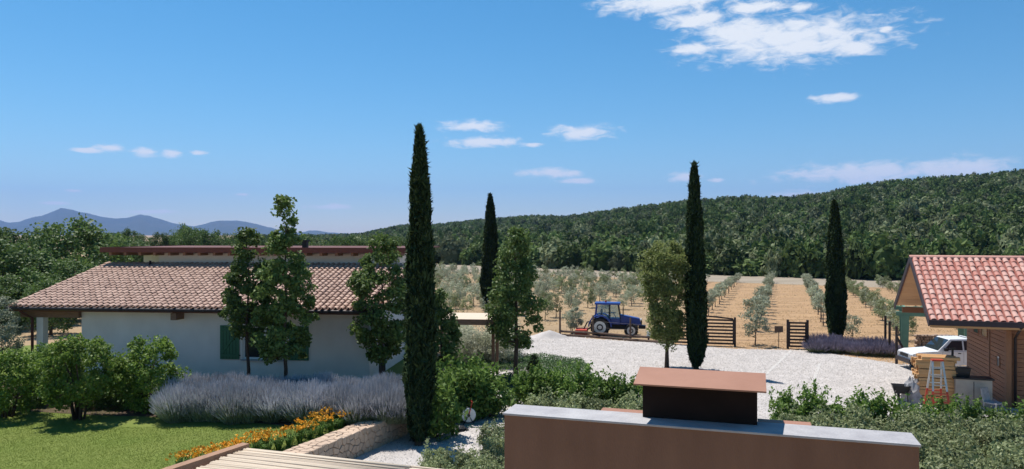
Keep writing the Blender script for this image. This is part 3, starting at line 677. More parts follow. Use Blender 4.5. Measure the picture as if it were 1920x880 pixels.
# lawn shrubs
def round_shrub(name, label, loc, h, r, lm, n, L, W, clear=.25, stems=7, group=None, prof=None, clr=.28, per=70):
    t = thing(name, label, 'shrub', loc, 0, group)
    cm, cc = crown('foliage', lm, prof or [(0,r*.45),(.25,r*.9),(.6,r),(.85,r*.75),(1,r*.35)], clear, h, n, clr, per, L, W, shell=.5, up=.4)
    link(bpy.data.objects.new('foliage', cm), t); mb = MB()
    for k in range(stems):
        a = 6.28*k/stems+rnd.random(); e = cc[rnd.randrange(len(cc))]; b = Vector((.14*math.cos(a), .14*math.sin(a), -.05)); mb.tube([b, b*2.0+Vector((0,0,h*.3)), Vector(e)], [.045,.03,.008], 5)
    mb.build('stems', M['bark'], t, smooth=True); return t
round_shrub('lawn_shrub', 'large rounded bright green shrub with dark stems on the lawn', G(148,787,LZ), 2.75, 1.42, leaf['shrub'], 150, .11, .07, .6, 12)
round_shrub('bed_shrub', 'round green shrub touching the white wall beside lavender', at(280,26.8,LZ), 2.6, 1.2, leaf['shrub'], 120, .11, .07, .2, 9)
round_shrub('edge_shrub', 'dense green shrub under the porch pillar', at(15,26.0,LZ), 2.3, 1.25, leaf['shrub'], 110, .11, .07, .25, 9)
round_shrub('olive_shrub', 'silvery olive shrub at the outer end of the porch roof', at(-8,33,LZ), 3.6, 1.3, leaf['olive'], 90, .13, .05, .5, 7)
round_shrub('porch_shrub', 'mid green shrub growing in front of the porch', at(105,29.5,LZ), 2.0, 1.35, leaf['shrub'], 100, .11, .07, .15, 7)
for i, px in enumerate((60,180,225,250)):
    round_shrub('low_bed_plant', 'low dark leafy plant filling the bed behind the lawn shrubs', at(px,27.6,LZ), .9, .75, leaf['bg'], 40, .11, .07, .05, 5, group='low plants behind the lawn shrubs')

# ---------------------------------------------------------------- lavender, lilies, grass
def lav_mesh(h, r, nst, mstem, mfl, fl=.3):
    a = rng.random(nst)*2*np.pi; rr = r*np.sqrt(rng.random(nst)); b = np.stack([rr*.45*np.cos(a), rr*.45*np.sin(a), np.zeros(nst)], 1)
    hh = h*(.5+.55*rng.random(nst))*(1-.35*(rr/r)**2); tip = np.stack([rr*1.15*np.cos(a)+rng.normal(size=nst)*.05, rr*1.15*np.sin(a)+rng.normal(size=nst)*.05, hh], 1)
    def blades(p, q, w):
        d = unit(q-p); s = unit(np.cross(d, rng.normal(size=p.shape)))*w/2; v = np.stack([p-s, p+s, q+s*.6, q-s*.6], 1).reshape(-1,3); return v, np.arange(len(p)*4).reshape(-1,4)
    f0 = b+(tip-b)*(1-fl); v1, q1 = blades(b, f0, .016); v2, q2 = blades(f0, tip, .018)
    k = rng.integers(0, nst, nst*2); tt = rng.random((nst*2,1))*.6; c = b[k]+(tip-b)[k]*tt; lv, lq = leaf_quads(c, rng.normal(size=c.shape), .09, .022, up=.2, axis=unit((tip-b)[k]), axis_w=.7)
    V = np.vstack([v1, lv]); Q = np.vstack([q1, lq+len(v1)])
    return arr_mesh('stems', V, Q, mstem), arr_mesh('flowers', v2, q2, mfl)
lav = [lav_mesh(1.2, .75, 1900, leaf['lavstem'], leaf['lavflower'], .28) for _ in range(3)]
def clump(name, label, cat, loc, meshes, s, group):
    t = thing(name, label, cat, loc, rnd.random()*6, group); t.scale = (s, s, s*rnd.uniform(.9,1.1))
    for nm, me in meshes: link(bpy.data.objects.new(nm, me), t)
    return t
for i in range(51):
    px = 335+(i%17)*25.5+rnd.uniform(-8,8); d = (26.5, 27.7, 25.5)[i//17]+rnd.uniform(-.25,.25)-max(0,(px-560))*.0022
    a, b = lav[i%3]; clump('lavender_plant', 'tall silvery lavender in the long bed before the white house', 'lavender', at(px, d, LZ), (('stems',a),('flowers',b)), 1.0, 'lavender in the bed before the white house')
plav = [lav_mesh(.75, .65, 900, leaf['grey'], leaf['purple'], .5) for _ in range(2)]
for i in range(16):
    px = 1532+(i%8)*19+rnd.uniform(-4,4); d = (44.6 if i < 8 else 46)+rnd.uniform(-.3,.3)-(px-1532)*.012
    a, b = plav[i%2]; clump('purple_lavender', 'dusky purple lavender around the cypress by the small gate', 'lavender', at(px, d), (('stems',a),('flowers',b)), 1.15, 'purple lavender by the small gate')
def lily():
    n = 70; a = rng.random(n)*2*np.pi; b = np.stack([.08*np.cos(a), .08*np.sin(a), np.zeros(n)], 1); V = []; Q = []
    L = .45+.25*rng.random(n); side = np.stack([-np.sin(a), np.cos(a), 0*a], 1)*.014; o = np.stack([np.cos(a), np.sin(a), 0*a], 1)
    rows = [b, b+o*(L*.25)[:,None]+np.array([0,0,1])*(L*.75)[:,None], b+o*(L*.7)[:,None]+np.array([0,0,1])*(L*.7)[:,None]]
    v = np.stack([rows[0]-side, rows[0]+side, rows[1]+side, rows[1]-side, rows[2]], 1).reshape(-1,3)
    fs = []
    for i in range(n): k = i*5; fs += [(k,k+1,k+2,k+3),(k+3,k+2,k+4,k+4)]
    me = bpy.data.meshes.new('blades'); me.from_pydata(v.tolist(), [], [f if len(set(f)) == 4 else f[:3] for f in fs]); me.materials.append(leaf['lily'])
    m = 15; c = np.stack([rng.normal(size=m)*.22, rng.normal(size=m)*.22, .62+.18*rng.random(m)], 1); k = np.repeat(np.arange(m), 6); cc = c[k]+rng.normal(size=(m*6,3))*.03
    lv, lq = leaf_quads(cc, rng.normal(size=cc.shape), .11, .06, up=.6); fl = arr_mesh('flowers', lv, lq, leaf['orange'])
    st = MB()
    for p in c: st.tube([(p[0]*.3,p[1]*.3,0), tuple(p)], [.008,.006], 3)
    return me, fl, st.mesh('stalks', leaf['lily'])
lil = [lily() for _ in range(3)]
lilp = [(745,772),(715,778),(690,784),(668,790),(650,797),(630,803),(612,810),(592,817),(572,824),(552,831),(532,838),(512,845),(700,774),(672,780),(645,788),(620,796),(596,806),(520,832),(500,842),
    (480,850),(462,852),(445,856),(425,861),(405,866),(388,871),(370,877),(440,866),(410,874),(480,862)]
for i, (px, py) in enumerate(lilp):
    a, b, c = lil[i%3]; q = G(px-30, py+12, LZ)
    t = clump('daylily', 'orange flowering daylily clump along the stone wall', 'flowers', q, (('blades',a),('flowers',b),('stalks',c)), .72, 'orange daylilies along the stone wall')
    for ch in t.children: ch['kind'] = 'stuff'
n = 240000; gx = -24+rng.random(n)*20; gy = 16.6+rng.random(n)*12
edge = -8.9+(gy-16.4)*.45; ok = (gx < edge-.3) & ((gy < 24.6+.0*gx) | (gx < -14)) & (gy < 27.6)
gx, gy = gx[ok], gy[ok]; n = len(gx); b = np.stack([gx, gy, np.full(n, LZ)], 1); lean = rng.normal(size=(n,3))*.014; lean[:,2] = .018+.018*rng.random(n)
s = unit(np.cross(lean, rng.normal(size=(n,3))))*.006
go = link(bpy.data.objects.new('lawn_grass', arr_mesh('lawn_grass', np.stack([b-s, b+s, b+lean], 1).reshape(-1,3), np.arange(n*3).reshape(-1,3), leaf['grass'])))
tag(go, 'short mown green grass of the garden lawn', 'grass', kind='stuff')

# ---------------------------------------------------------------- hedges and shrubs round the gravel
def shrub_meshes(h, r, n, L, W, lm, shoots=0, k=3):
    out = []
    for _ in range(k):
        p, o, cc = crown_points([(0,r*.7),(.4,r),(.8,r*.8),(1,r*.4)], .08, h, n, .2, 45, shell=.4)
        if shoots:
            a = rng.random(shoots)*2*np.pi; rr = r*.8*np.sqrt(rng.random(shoots)); top = h*(.9+.45*rng.random(shoots)); kk = np.repeat(np.arange(shoots), 40); tt = rng.random(shoots*40)
            sp = np.stack([rr[kk]*np.cos(a[kk]), rr[kk]*np.sin(a[kk]), h*.4+(top[kk]-h*.4)*tt], 1)+rng.normal(size=(shoots*40,3))*.05; p = np.vstack([p, sp]); o = np.vstack([o, unit(rng.normal(size=sp.shape))])
        v, q = leaf_quads(p, o, L, W, up=.35); fm = arr_mesh('foliage', v, q, lm); st = MB()
        for i in range(7): e = cc[rnd.randrange(len(cc))]; st.tube([(rnd.uniform(-.08,.08), rnd.uniform(-.08,.08), -.05), tuple(e)], [.02,.006], 4)
        out.append((('foliage', fm), ('stems', st.mesh('stems', M['bark']))))
    return out
laurel = shrub_meshes(1.05, .6, 34, .125, .06, leaf['laurel'], 12)
greysh = shrub_meshes(.95, .6, 42, .10, .05, leaf['grey'], 4)
silver = shrub_meshes(1.5, 1.0, 90, .10, .03, leaf['silver'], 30)
def put(kind, meshes, label, cat, locs, group, s=1.0):
    for i, p in enumerate(locs): clump(kind, label, cat, p, meshes[i%len(meshes)], s*rnd.uniform(.88,1.12), group)
put('laurel_shrub', laurel, 'bright laurel shrub in the hedge before the timber stack', 'shrub', [(9.7+i*.85, 26.4-i*.16+rnd.uniform(-.2,.2), 0) for i in range(11)], 'laurel hedge before the timber stack', 1.1)
put('grey_shrub', greysh, 'grey green shrub in the planting right of the parapet wall', 'shrub', [(8.4+i*.95+(j%2)*.4, 24.8-j*1.25-i*.14+rnd.uniform(-.2,.2), 0) for j in range(7) for i in range(11) if (8.4+i*.95)/(24.8-j*1.25) > .37], 'grey green shrubs right of the parapet wall', 1.15)
put('laurel_shrub', laurel, 'bright laurel shrub behind the left end of the parapet wall', 'shrub', [at(px, d) for px, d in ((985,30.5),(1010,30),(1040,30.4),(1065,29.6),(1095,29.9),(1120,29.3),(1150,29.2),(1180,28.8),(1210,28.6),(1240,28.4))], 'laurels behind the parapet wall', 1.15)
put('grey_shrub', greysh, 'grey green shrub behind the left end of the parapet wall', 'shrub', [at(px, d) for px, d in ((1010,27.6),(1045,27.3),(1080,27.2),(1115,27.0),(1150,26.8),(1185,26.5),(1220,26.4),(1060,25.6),(1110,25.5),(1160,25.2),(1200,25))], 'grey shrubs behind the parapet wall', 1.1)
put('tall_laurel', laurel, 'tall dark laurel between the cypress and the hose reel', 'shrub', [at(px, d) for px, d in ((815,27.6),(840,28.2),(868,28.4),(895,28.6),(920,28.8),(850,30.2),(885,30.4),(815,25.8))], 'tall laurels beside the hose reel', 1.55)
put('small_shrub', greysh, 'small loose grey green shrub on gravel left of the parapet wall', 'shrub', [at(px, d) for px, d in ((815,21.6),(850,21.2),(890,21.4),(925,21.8),(935,22.8),(905,20.3),(860,20),(930,20.4),(820,20.2),(925,24))], 'small shrubs left of the parapet wall', .85)
put('silver_shrub', silver, 'big silvery grey shrub under the reed shelter', 'shrub', [at(px, d) for px, d in ((850,41),(880,40),(912,40.5),(940,40),(955,42),(865,43))], 'silver shrubs by the reed shelter', 1.15)
round_shrub('topiary_cone', 'dark clipped topiary cone on the ground cover', G(1001,702), .95, .38, leaf['cypress'], 60, .07, .04, .03, 4, prof=[(0,.3),(.3,.36),(.7,.27),(1,.08)], clr=.1, per=60)
# low clipped ground cover
poly = [G(845,682),G(870,670),G(1000,672),G(1090,681),G(1108,700),G(1080,712),G(1030,706),G(960,697),G(900,693)]
def inpoly(x, y, P):
    c = np.zeros(len(x), bool); j = len(P)-1
    for i in range(len(P)):
        xi, yi, xj, yj = P[i][0], P[i][1], P[j][0], P[j][1]; c ^= ((yi > y) != (yj > y)) & (x < (xj-xi)*(y-yi)/(yj-yi+1e-12)+xi); j = i
    return c
def cover(name, label, P, h, n, lm, L, W):
    xs = [p[0] for p in P]; ys = [p[1] for p in P]; x = min(xs)+rng.random(n)*(max(xs)-min(xs)); y = min(ys)+rng.random(n)*(max(ys)-min(ys)); k = inpoly(x, y, P); x, y = x[k], y[k]
    hz = h*(.75+.2*np.sin(x*2.1+y)*np.sin(y*1.7)); z = hz*np.sqrt(rng.random(len(x))); c = np.stack([x, y, z+.02], 1); v, q = leaf_quads(c, np.tile([0,0,1.], (len(c),1)), L, W, up=.4, wild=.9)
    o = link(bpy.data.objects.new(name, arr_mesh(name, v, q, lm))); tag(o, label, 'ground cover', kind='stuff')
cover('ground_cover', 'low clipped green ground cover beside the white gravel', poly, .38, 26000, leaf['cover'], .09, .05)
cover('bed_ground_cover', 'low green ground cover around the leafy garden tree', [G(925,715),G(975,705),G(1010,715),G(1000,755),G(950,765)], .3, 9000, leaf['cover'], .09, .05)

# ---------------------------------------------------------------- olive grove
ol = []
for i in range(6):
    cm, cc = crown('crown', leaf['olive'] if i < 4 else leaf['oliveb'], [(0,.5),(.3,.95),(.65,1),(1,.45)], .6, 2.35, 34, .32, 34, .17, .07, up=.5)
    ol.append((cm, trunk_mesh('trunk', M['greybark'], 1.9, .055, cc, 6, .04, 5)))
olr = []
for i in range(3):
    cm, cc = crown('crown', leaf['olive'], [(0,.45),(.3,.8),(.65,.85),(1,.4)], 1.15, 2.35, 26, .26, 34, .17, .065, up=.5)
    olr.append((cm, trunk_mesh('trunk', M['greybark'], 2.1, .06, cc, 6, .04, 5)))
def olive(loc, i, s, label, group, ol=ol):
    t = thing('olive_tree', label, 'olive tree', loc, rnd.random()*6.28, group); t.scale = (s*rnd.uniform(.85,1.1), s*rnd.uniform(.85,1.1), s*rnd.uniform(.9,1.1))
    link(bpy.data.objects.new('crown', ol[i%len(ol)][0]), t); link(bpy.data.objects.new('trunk', ol[i%len(ol)][1]), t)
rd = Vector((.342,.94,0)); pd = Vector((.94,-.342,0))
def rowpt(p, s): return pd*p+rd*s
for p, s0, bush in ((-6.2,66,0),(-1.75,57,0),(2.85,62,0),(7.6,55,1),(12.2,58,1),(16.8,58,1),(-10.6,72,0)):
    s = s0
    while s < 116:
        q = rowpt(p+rnd.uniform(-.15,.15), s); s += 2.9+rnd.uniform(-.3,.3)
        if q.y < F*HC/(528-440)-1.5 and (q.x/q.y*F+960) < 2050:
            olive(q, rnd.randrange(4) if not bush else rnd.choice((0,4,5)), ((.95 if not bush else .85)-.006*(q.y-50))*rnd.uniform(.88,1.12), 'silvery young olive tree standing in a straight row on mown ochre field', 'olive trees in rows on the mown field', olr if not bush else ol)
for p in np.arange(-14.5,-62,-3.6):
    s = 40+rnd.random()*3
    while s < 175:
        q = rowpt(p+rnd.uniform(-.7,.7), s+rnd.uniform(-.6,.6)); s += 2.9+rnd.uniform(-.4,.4); px = q.x/q.y*F+960
        if 770 < px < 1330 and q.y > 58+(8 if px > 1090 else 0) and q.y < ip([(770,150),(1000,128),(1330,108)], px):
            olive(q, rnd.randrange(6), (.80-.0022*(q.y-60))*rnd.uniform(.75,1.25), 'silvery olive tree in the dense grove behind the tractor', 'olive trees in the dense grove')
round_shrub('silver_olive', 'small silvery olive bush behind the implement of the tractor', G(1076,626), 1.85, .75, leaf['olive'], 45, .11, .045, .4, 4, clr=.22)
olive(G(1598,640), 1, .75, 'small lone olive tree behind the purple lavender', None); 
olive(G(1416,648), 2, .95, 'thin staked olive sapling between the two gates', None)

def straw():
    P = [G(1000,625),G(1110,632),G(1240,642),G(1385,653),G(1520,656),G(1690,682),G(2100,700),G(2100,548),G(1325,527),G(1000,515),G(780,510),G(780,600)]
    n = 170000; d = 40+110*rng.random(n)**1.4; px = 780+1240*rng.random(n); x = (px-960)/F*d; k = inpoly(x, d, P); x, y = x[k], d[k]
    k = (np.sin(x*.9+.6*np.sin(y*.31))*np.sin(y*1.3+x*.2)+rng.normal(size=len(x))*.6) > .15; x, y = x[k], y[k]; n = len(x)
    b = np.stack([x, y, np.zeros(n)], 1); ln = rng.normal(size=(n,3))*.08; ln[:,2] = .05+.12*rng.random(n)**2; w = unit(np.cross(ln, rng.normal(size=(n,3))))*.014
    tag(link(bpy.data.objects.new('dry_grass', arr_mesh('dry_grass', np.stack([b-w, b+w, b+ln], 1).reshape(-1,3), np.arange(n*3).reshape(-1,3), leafmat('straw_blade', (.40,.27,.13), (.56,.43,.25), .3)))), 'dry straw coloured grass scattered over the olive field', 'dry grass', kind='stuff')
straw()
# ---------------------------------------------------------------- fences and gates
def gate(label, pa, pb, h, nsl, arch, mid=False):
    d = (pb-pa); w = d.length; t = thing('timber_gate', label, 'gate', pa, math.atan2(d.y, d.x)); pw = .13
    for x in (0, w): MB().box(x-pw/2,x+pw/2,-pw/2,pw/2,-.05,h+.1).build('gate_post', M['gatewood'], t)
    for x in ([.1, w-.1]+([w*.5] if mid else [])): MB().box(x-.035,x+.035,-.05,.05,.12,h*.98+arch*(1-abs(x/w-.0)) if arch else h*.98).build('stile', M['gatewood'], t)
    for k in range(nsl):
        z = .16+k*(h-.25)/(nsl-1); MB().box(.1,w-.1,-.018,.018,z-.055,z+.055).build('slat', M['gatewood'], t)
    if arch:
        pts = [(.1+(w-.2)*i/10, 0, h+arch*(1-(i/10)**1.6)) for i in range(11)]
        q = MB()
        for a, b in zip(pts, pts[1:]): q.bar(a, b, .05, .09)
        q.build('top_rail', M['gatewood'], t)
    return t
gate('wide dark slatted driveway gate with curved top rail', G(1262,646), G(1378,650), 1.72, 8, .22, True)
gate('narrow dark slatted pedestrian gate with two posts', G(1477,654), G(1514,655), 1.68, 8, 0)
fw = thing('wire_fence', 'thin wire fence with sign plate between the two gates', 'fence', G(1382,650)); e = G(1474,653)-G(1382,650)
for z in (.4,.8,1.2): MB().tube([(0,0,z), tuple(e+Vector((0,0,z)))], .006, 4).build('wire', M['gutter'], fw)
sg = thing('sign_plate', 'small blank grey brown plate hung on the wire fence', 'sign', G(1460,653)+Vector((0,-.03,0))); MB().box(-.26,.26,-.012,.012,.98,1.36).build('plate', M['postwood'], sg); MB().box(-.02,.02,.0125,.03,-.05,1.34).build('stake', M['gutter'], sg)
rf_ = thing('rail_fence', 'low weathered timber fence in front of the tractor', 'fence', G(1050,630)); o0 = G(1050,630)
pp = [G(1050,630),G(1112,633),G(1182,639),G(1262,645)]
for i, p in enumerate(pp[:3]):
    q = p-o0; MB().tube([(q.x,q.y,-.05),(q.x,q.y,1.5 if i else 1.75)], [.07,.06], 8).build('post', M['postwood'], rf_)
for a, b in zip(pp, pp[1:]):
    a, b = a-o0, b-o0
    MB().tube([(a.x,a.y,.32),(b.x,b.y,.30)], .075, 8).build('rail', M['postwood'], rf_); MB().tube([(a.x,a.y-.15,.07),(b.x,b.y-.15,.07)], .09, 8).build('ground_log', M['postwood'], rf_)
    for z in (.7,1.1): MB().tube([(a.x,a.y,z),(b.x,b.y,z)], .005, 4).build('wire', M['gutter'], rf_)
sp = thing('meter_post', 'short black post with small white box beside gravel', 'post', G(1216,641)); MB().box(-.05,.05,-.05,.05,-.05,.5).build('post', M['black'], sp); MB().box(-.14,.14,-.11,-.052,.32,.72).build('box', M['white'], sp, bevel=.01)
cf = thing('corner_fence', 'three dark fence posts with diagonal brace beside purple lavender', 'fence', G(1681,683)); o0 = G(1681,683)
for px, d, h in ((1681,40.3,2.05),(1668,43,2.0),(1660,46,2.0)): q = at(px, d)-o0; MB().tube([(q.x,q.y,-.05),(q.x,q.y,h)], [.075,.07], 8).build('post', M['gatewood'], cf)
MB().tube([(0,0,1.5),(.75,-.2,-.03)], .06, 8).build('brace', M['gatewood'], cf); q = at(1660,46)-o0; MB().tube([(0,0,1.2),(q.x,q.y,1.2)], .008, 4).build('wire', M['gutter'], cf)

# gravel heap
mb = MB(); nr, nn = 6, 18
vs = [(0,0,.5)]+[((.3+1.25*i/nr)*math.cos(6.283*k/nn)*(1+.1*math.sin(3*k)), (.2+.8*i/nr)*math.sin(6.283*k/nn), .5*(1-((i+1)/(nr+1)))**1.1-.02+rnd.uniform(-.02,.02)) for i in range(nr+1) for k in range(nn)]
fs = [(0,1+k,1+(k+1)%nn) for k in range(nn)]+[(1+i*nn+k, 1+(i+1)*nn+k, 1+(i+1)*nn+(k+1)%nn, 1+i*nn+(k+1)%nn) for i in range(nr) for k in range(nn)]
tag(mb.add(vs, fs).build('gravel_heap', M['gravel'], None, smooth=True, loc=G(1030,633)), 'low heap of white gravel at the yard edge', 'gravel heap')

# ---------------------------------------------------------------- tractor
tr = thing('tractor', 'blue farm tractor with cab parked behind the low fence', 'tractor', G(1153,629), R(-10))
tr.scale = (1.04,)*3
def wheel(x, y, r, w, parent, rimr):
    o = MB().lathe([(r*.62,-w/2),(r*.93,-w/2),(r,-w*.3),(r,w*.3),(r*.93,w/2),(r*.62,w/2)], (x,y,r), 26).build('wheel', M['rubber'], parent)
    lug = MB()
    for k in range(20):
        a = 6.283*k/20; c = Vector((x+r*math.cos(a), y, r+r*math.sin(a))); tdir = Vector((-math.sin(a),0,math.cos(a)))
        for s in (-1,1): lug.bar(c+Vector((0,s*.02,0)), c+Vector((0,s*w*.48,0))+tdir*.06*1, .05, .045)
    lug.build('lugs', M['rubber'], o)['kind'] = 'stuff'
    MB().lathe([(rimr,-w*.51),(rimr,w*.51)], (x,y,r), 22).build('rim', M['rim'], o)
    MB().lathe([(rimr*.55,-w*.52),(rimr*.55,w*.52)], (x,y,r), 16).build('rim_dark_disc', M['gutter'], o); MB().lathe([(rimr*.32,-w*.55),(rimr*.32,w*.55)], (x,y,r), 12).build('hub', M['rim'], o)  # dark disc proud of the rim imitates a hollow centre by colour
for s in (-1,1): wheel(-.95, s*.72, .62, .36, tr, .40); wheel(1.08, s*.66, .43, .27, tr, .27)
MB().box(-1.2,1.5,-.22,.22,.42,.85).build('chassis', M['black'], tr, bevel=.03)
hood = MB(); hood.add([(.35,-.36,.75),(1.75,-.30,.72),(1.75,.30,.72),(.35,.36,.75),(.35,-.36,1.42),(1.62,-.28,1.18),(1.62,.28,1.18),(.35,.36,1.42)],[(3,2,1,0),(4,5,6,7),(0,1,5,4),(1,2,6,5),(2,3,7,6),(3,0,4,7)]); hood = hood.build('hood', M['blue'], tr, bevel=.06, smooth=False)
MB().box(1.70,1.78,-.24,.24,.78,1.08).build('grille', M['black'], hood); 
for s in (-1,1): MB().box(1.66,1.765,s*.2-.07,s*.2+.07,1.05,1.13).build('headlight', M['white'], hood)
MB().box(1.55,2.02,-.3,.3,.5,.72).build('front_weights', M['black'], tr, bevel=.03)
for s in (-1,1):
    arc = [(-.95+.78*math.cos(R(a)), .66+.76*math.sin(R(a))) for a in range(0,181,15)]; inn = [(-.95+.70*math.cos(R(a)), .66+.68*math.sin(R(a))) for a in range(180,-1,-15)]
    MB().prism(arc+inn, s*.72-.24, s*.72+.24).build('fender', M['blue'], tr)
MB().box(-1.25,.35,-.5,.5,.78,1.18).build('cab_base', M['blue'], tr, bevel=.04)
pil = [((-1.3,1.15),(-1.2,2.08)),((-.35,1.15),(-.35,2.08)),((.38,1.15),(.22,2.08))]
for s in (-1,1):
    for a, b in pil: MB().bar((a[0],s*.56,a[1]),(b[0],s*.52,b[1]),.07,.07).build('cab_pillar', M['blue' if a[0] < -1 else 'black'], tr)
    MB().add([(-1.22,s*.545,1.2),(.30,s*.545,1.2),(.16,s*.515,2.05),(-1.14,s*.515,2.05)],[(0,1,2,3)]).build('side_glass', None, tr)
gl = bpy.data.materials.new('cab_glass'); gl.use_nodes = True; bb = gl.node_tree.nodes['Principled BSDF']; bb.inputs['Base Color'].default_value = (.55,.68,.68,1); bb.inputs['Roughness'].default_value = .03; bb.inputs['Transmission Weight'].default_value = .75; bb.inputs['IOR'].default_value = 1.05
for o in tr.children:
    if o.name.startswith('side_glass'): o.data.materials.clear(); o.data.materials.append(gl)
MB().add([(.38,-.53,1.2),(.38,.53,1.2),(.22,.5,2.05),(.22,-.5,2.05)],[(0,1,2,3)]).build('windscreen', gl, tr)
MB().box(-1.32,.36,-.6,.6,2.08,2.2).build('cab_roof', M['blue'], tr, bevel=.05); MB().tube([(-.6,0,2.2),(-.6,0,2.32)], .06, 8).build('beacon', M['redpaint'], tr)
MB().box(-.85,-.45,-.25,.25,1.1,1.25).box(-.95,-.82,-.25,.25,1.1,1.75).build('driver_seat', M['black'], tr, bevel=.03)
MB().lathe([(.17,0),(.19,.02),(.17,.04)], (-.12,0,1.5), 14, axis='z').build('steering_wheel', M['black'], tr); MB().tube([(-.12,0,1.5),(.1,0,1.15)], .03, 6).build('steering_column', M['black'], tr)
MB().tube([(.55,-.3,1.38),(.55,-.3,1.9)], .035, 8).build('exhaust', M['black'], tr)
im = thing('mower_implement', 'red flail mower hitched behind the blue tractor', 'implement', G(1092,629), R(-10))
MB().box(-.45,.35,-.7,.7,.12,.45).build('deck', M['redpaint'], im, bevel=.05); MB().bar((.3,0,.4),(.95,0,.75),.1).build('drawbar', M['black'], im); MB().bar((.1,0,.45),(.35,0,.95),.09).bar((.35,0,.95),(.9,0,.9),.07).build('mast', M['black'], im); MB().tube([(-.4,-.7,.1),(-.4,.7,.1)], .09, 10).build('roller', M['black'], im)

# ---------------------------------------------------------------- pickup
tk = thing('pickup_truck', 'white pickup truck parked under the green carport', 'pickup', at(1695,39.0), R(-4))
def arch_(cx, r): return [(cx+r*math.cos(R(a)), .33+r*math.sin(R(a))) for a in range(180,-1,-20)]
prof = [(.02,.42),(.35,.36)]+arch_(.85,.40)+[(1.6,.34),(3.3,.34)]+arch_(3.75,.40)+[(4.5,.36),(4.85,.45),(4.88,1.06),(3.12,1.06),(3.1,1.02),(1.42,1.04),(.35,.96),(.06,.86)]
MB().prism(prof, -.82, .82).build('body', M['carwhite'], tk, bevel=0)
cab = MB(); lo = [(1.32,1.03),(3.08,1.03)]; hi = [(2.0,1.64),(2.92,1.66)]
cab.add([(1.32,-.8,1.03),(3.08,-.8,1.03),(2.98,-.66,1.66),(1.98,-.66,1.64),(1.32,.8,1.03),(3.08,.8,1.03),(2.98,.66,1.66),(1.98,.66,1.64)],[(0,1,2,3),(7,6,5,4),(0,4,5,1),(1,5,6,2),(2,6,7,3),(3,7,4,0)])
cab = cab.build('cab', M['carwhite'], tk, bevel=.03)
def cabpt(x, z, s):  # point on the cab side
    t = (z-1.03)/.62; return (x, s*(.8-.14*t+.006), z)
for s in (-1,1):
    for q in (((1.62,1.10),(2.55,1.10),(2.55,1.56),(2.06,1.56)), ((2.63,1.10),(2.95,1.10),(2.90,1.56),(2.63,1.56))):
        MB().add([cabpt(x,z,s) for x,z in q],[(0,1,2,3)]).build('side_window', M['glass'], tk)
    MB().box(1.62,1.78,s*.86-.07,s*.86+.07,1.06,1.2).build('mirror', M['black'], tk); MB().box(2.3,2.45,s*.822-.008,s*.822+.008,.92,.96).build('door_handle', M['black'], tk)
    MB().box(1.55,1.558,s*.821-.003,s*.821+.003,.45,1.02).build('door_seam', M['gutter'], tk); MB().box(2.58,2.588,s*.821-.003,s*.821+.003,.45,1.02).build('door_seam', M['gutter'], tk)
    MB().box(.0,.22,s*.62-.16,s*.62+.16,.66,.82).build('headlight', M['alu'], tk); MB().box(4.84,4.9,s*.72-.08,s*.72+.08,.7,1.0).build('tail_light', M['redpaint'], tk)
    for x in (.85,3.75):
        w = MB().lathe([(.2,-.1),(.31,-.1),(.33,-.06),(.33,.06),(.31,.1),(.2,.1)], (x,s*.72,.33), 22).build('wheel', M['rubber'], tk); MB().lathe([(.2,-.106),(.2,.106)], (x,s*.72,.33), 16).build('rim', M['rim'], w)
MB().add([(1.36,-.74,1.07),(1.36,.74,1.07),(1.95,.64,1.60),(1.95,-.64,1.60)],[(0,1,2,3)]).build('windscreen', M['glass'], tk, loc=(-.012,0,.012))
MB().box(-.08,.3,-.8,.8,.36,.58).build('bumper', M['gutter'], tk, bevel=.04); MB().box(-.005,.1,-.42,.42,.66,.82).build('grille', M['black'], tk)
MB().tube([(3.14,-.7,1.06),(3.14,-.66,1.66),(3.14,.66,1.66),(3.14,.7,1.06)], .03, 8).build('headboard_bar', M['carwhite'], tk)

# ---------------------------------------------------------------- yard clutter
so = at(1751, 30.9); srot = R(-17.5); n_l = 16
bm_ = MB().box(-.70,.70,-.065,.065,-.055,.055).mesh('timber_board', M['lumber'], bevel=.006)
cs, sn = math.cos(srot), math.sin(srot)
for k in range(n_l):
    for j in range(5):
        dx, dy = rnd.uniform(-.09,.09)+(.12 if k%4 == 3 else 0), -.36+j*.18+rnd.uniform(-.02,.02); z = .10+k*.112+.03*(k//3)
        o = link(bpy.data.objects.new('timber_board', bm_)); o.location = (so.x+dx*cs-dy*sn, so.y+dx*sn+dy*cs, z); o.rotation_euler[2] = srot+rnd.uniform(-.03,.03)
        tag(o, 'fresh sawn timber board in the tall stack beside the barn', 'board', 'timber boards in the stack')
        
for j in (-.5,.5):
    o = MB().box(-.06,.06,-.5,.5,-.02,.045).build('timber_bearer', M['postwood'], None, loc=(so.x+j*cs, so.y+j*sn, 0), rz=srot); tag(o, 'dark bearer under the stack of fresh boards', 'board', 'bearers under the timber stack')
ld = thing('step_ladder', 'aluminium and red folding step ladder leaning at the timber stack', 'ladder', G(1757,776), R(-12)); ld.scale = (1.12,)*3
for s, top in ((-1,0),(1,0)):
    for x in (-.22,.22):
        f = .45; b = Vector((x*(1.25),s*.5,0)); t_ = Vector((x*.7,s*.05,1.85)); m_ = b.lerp(t_, f)
        MB().bar(b, m_, .065, .03).build('lower_rail', M['redpaint'], ld); MB().bar(m_, t_, .06, .028).build('upper_rail', M['alu'], ld)
    for k in range(6):
        f = (k+.7)/6.6; w = .22*(1.25-.55*f); y = s*(.5-.45*f); MB().bar((-w,y,1.85*f),(w,y,1.85*f),.05,.03).build('rung', M['redpaint' if f < .45 else 'alu'], ld)
MB().box(-.18,.18,-.1,.1,1.84,1.9).build('top_cap', M['redpaint'], ld)
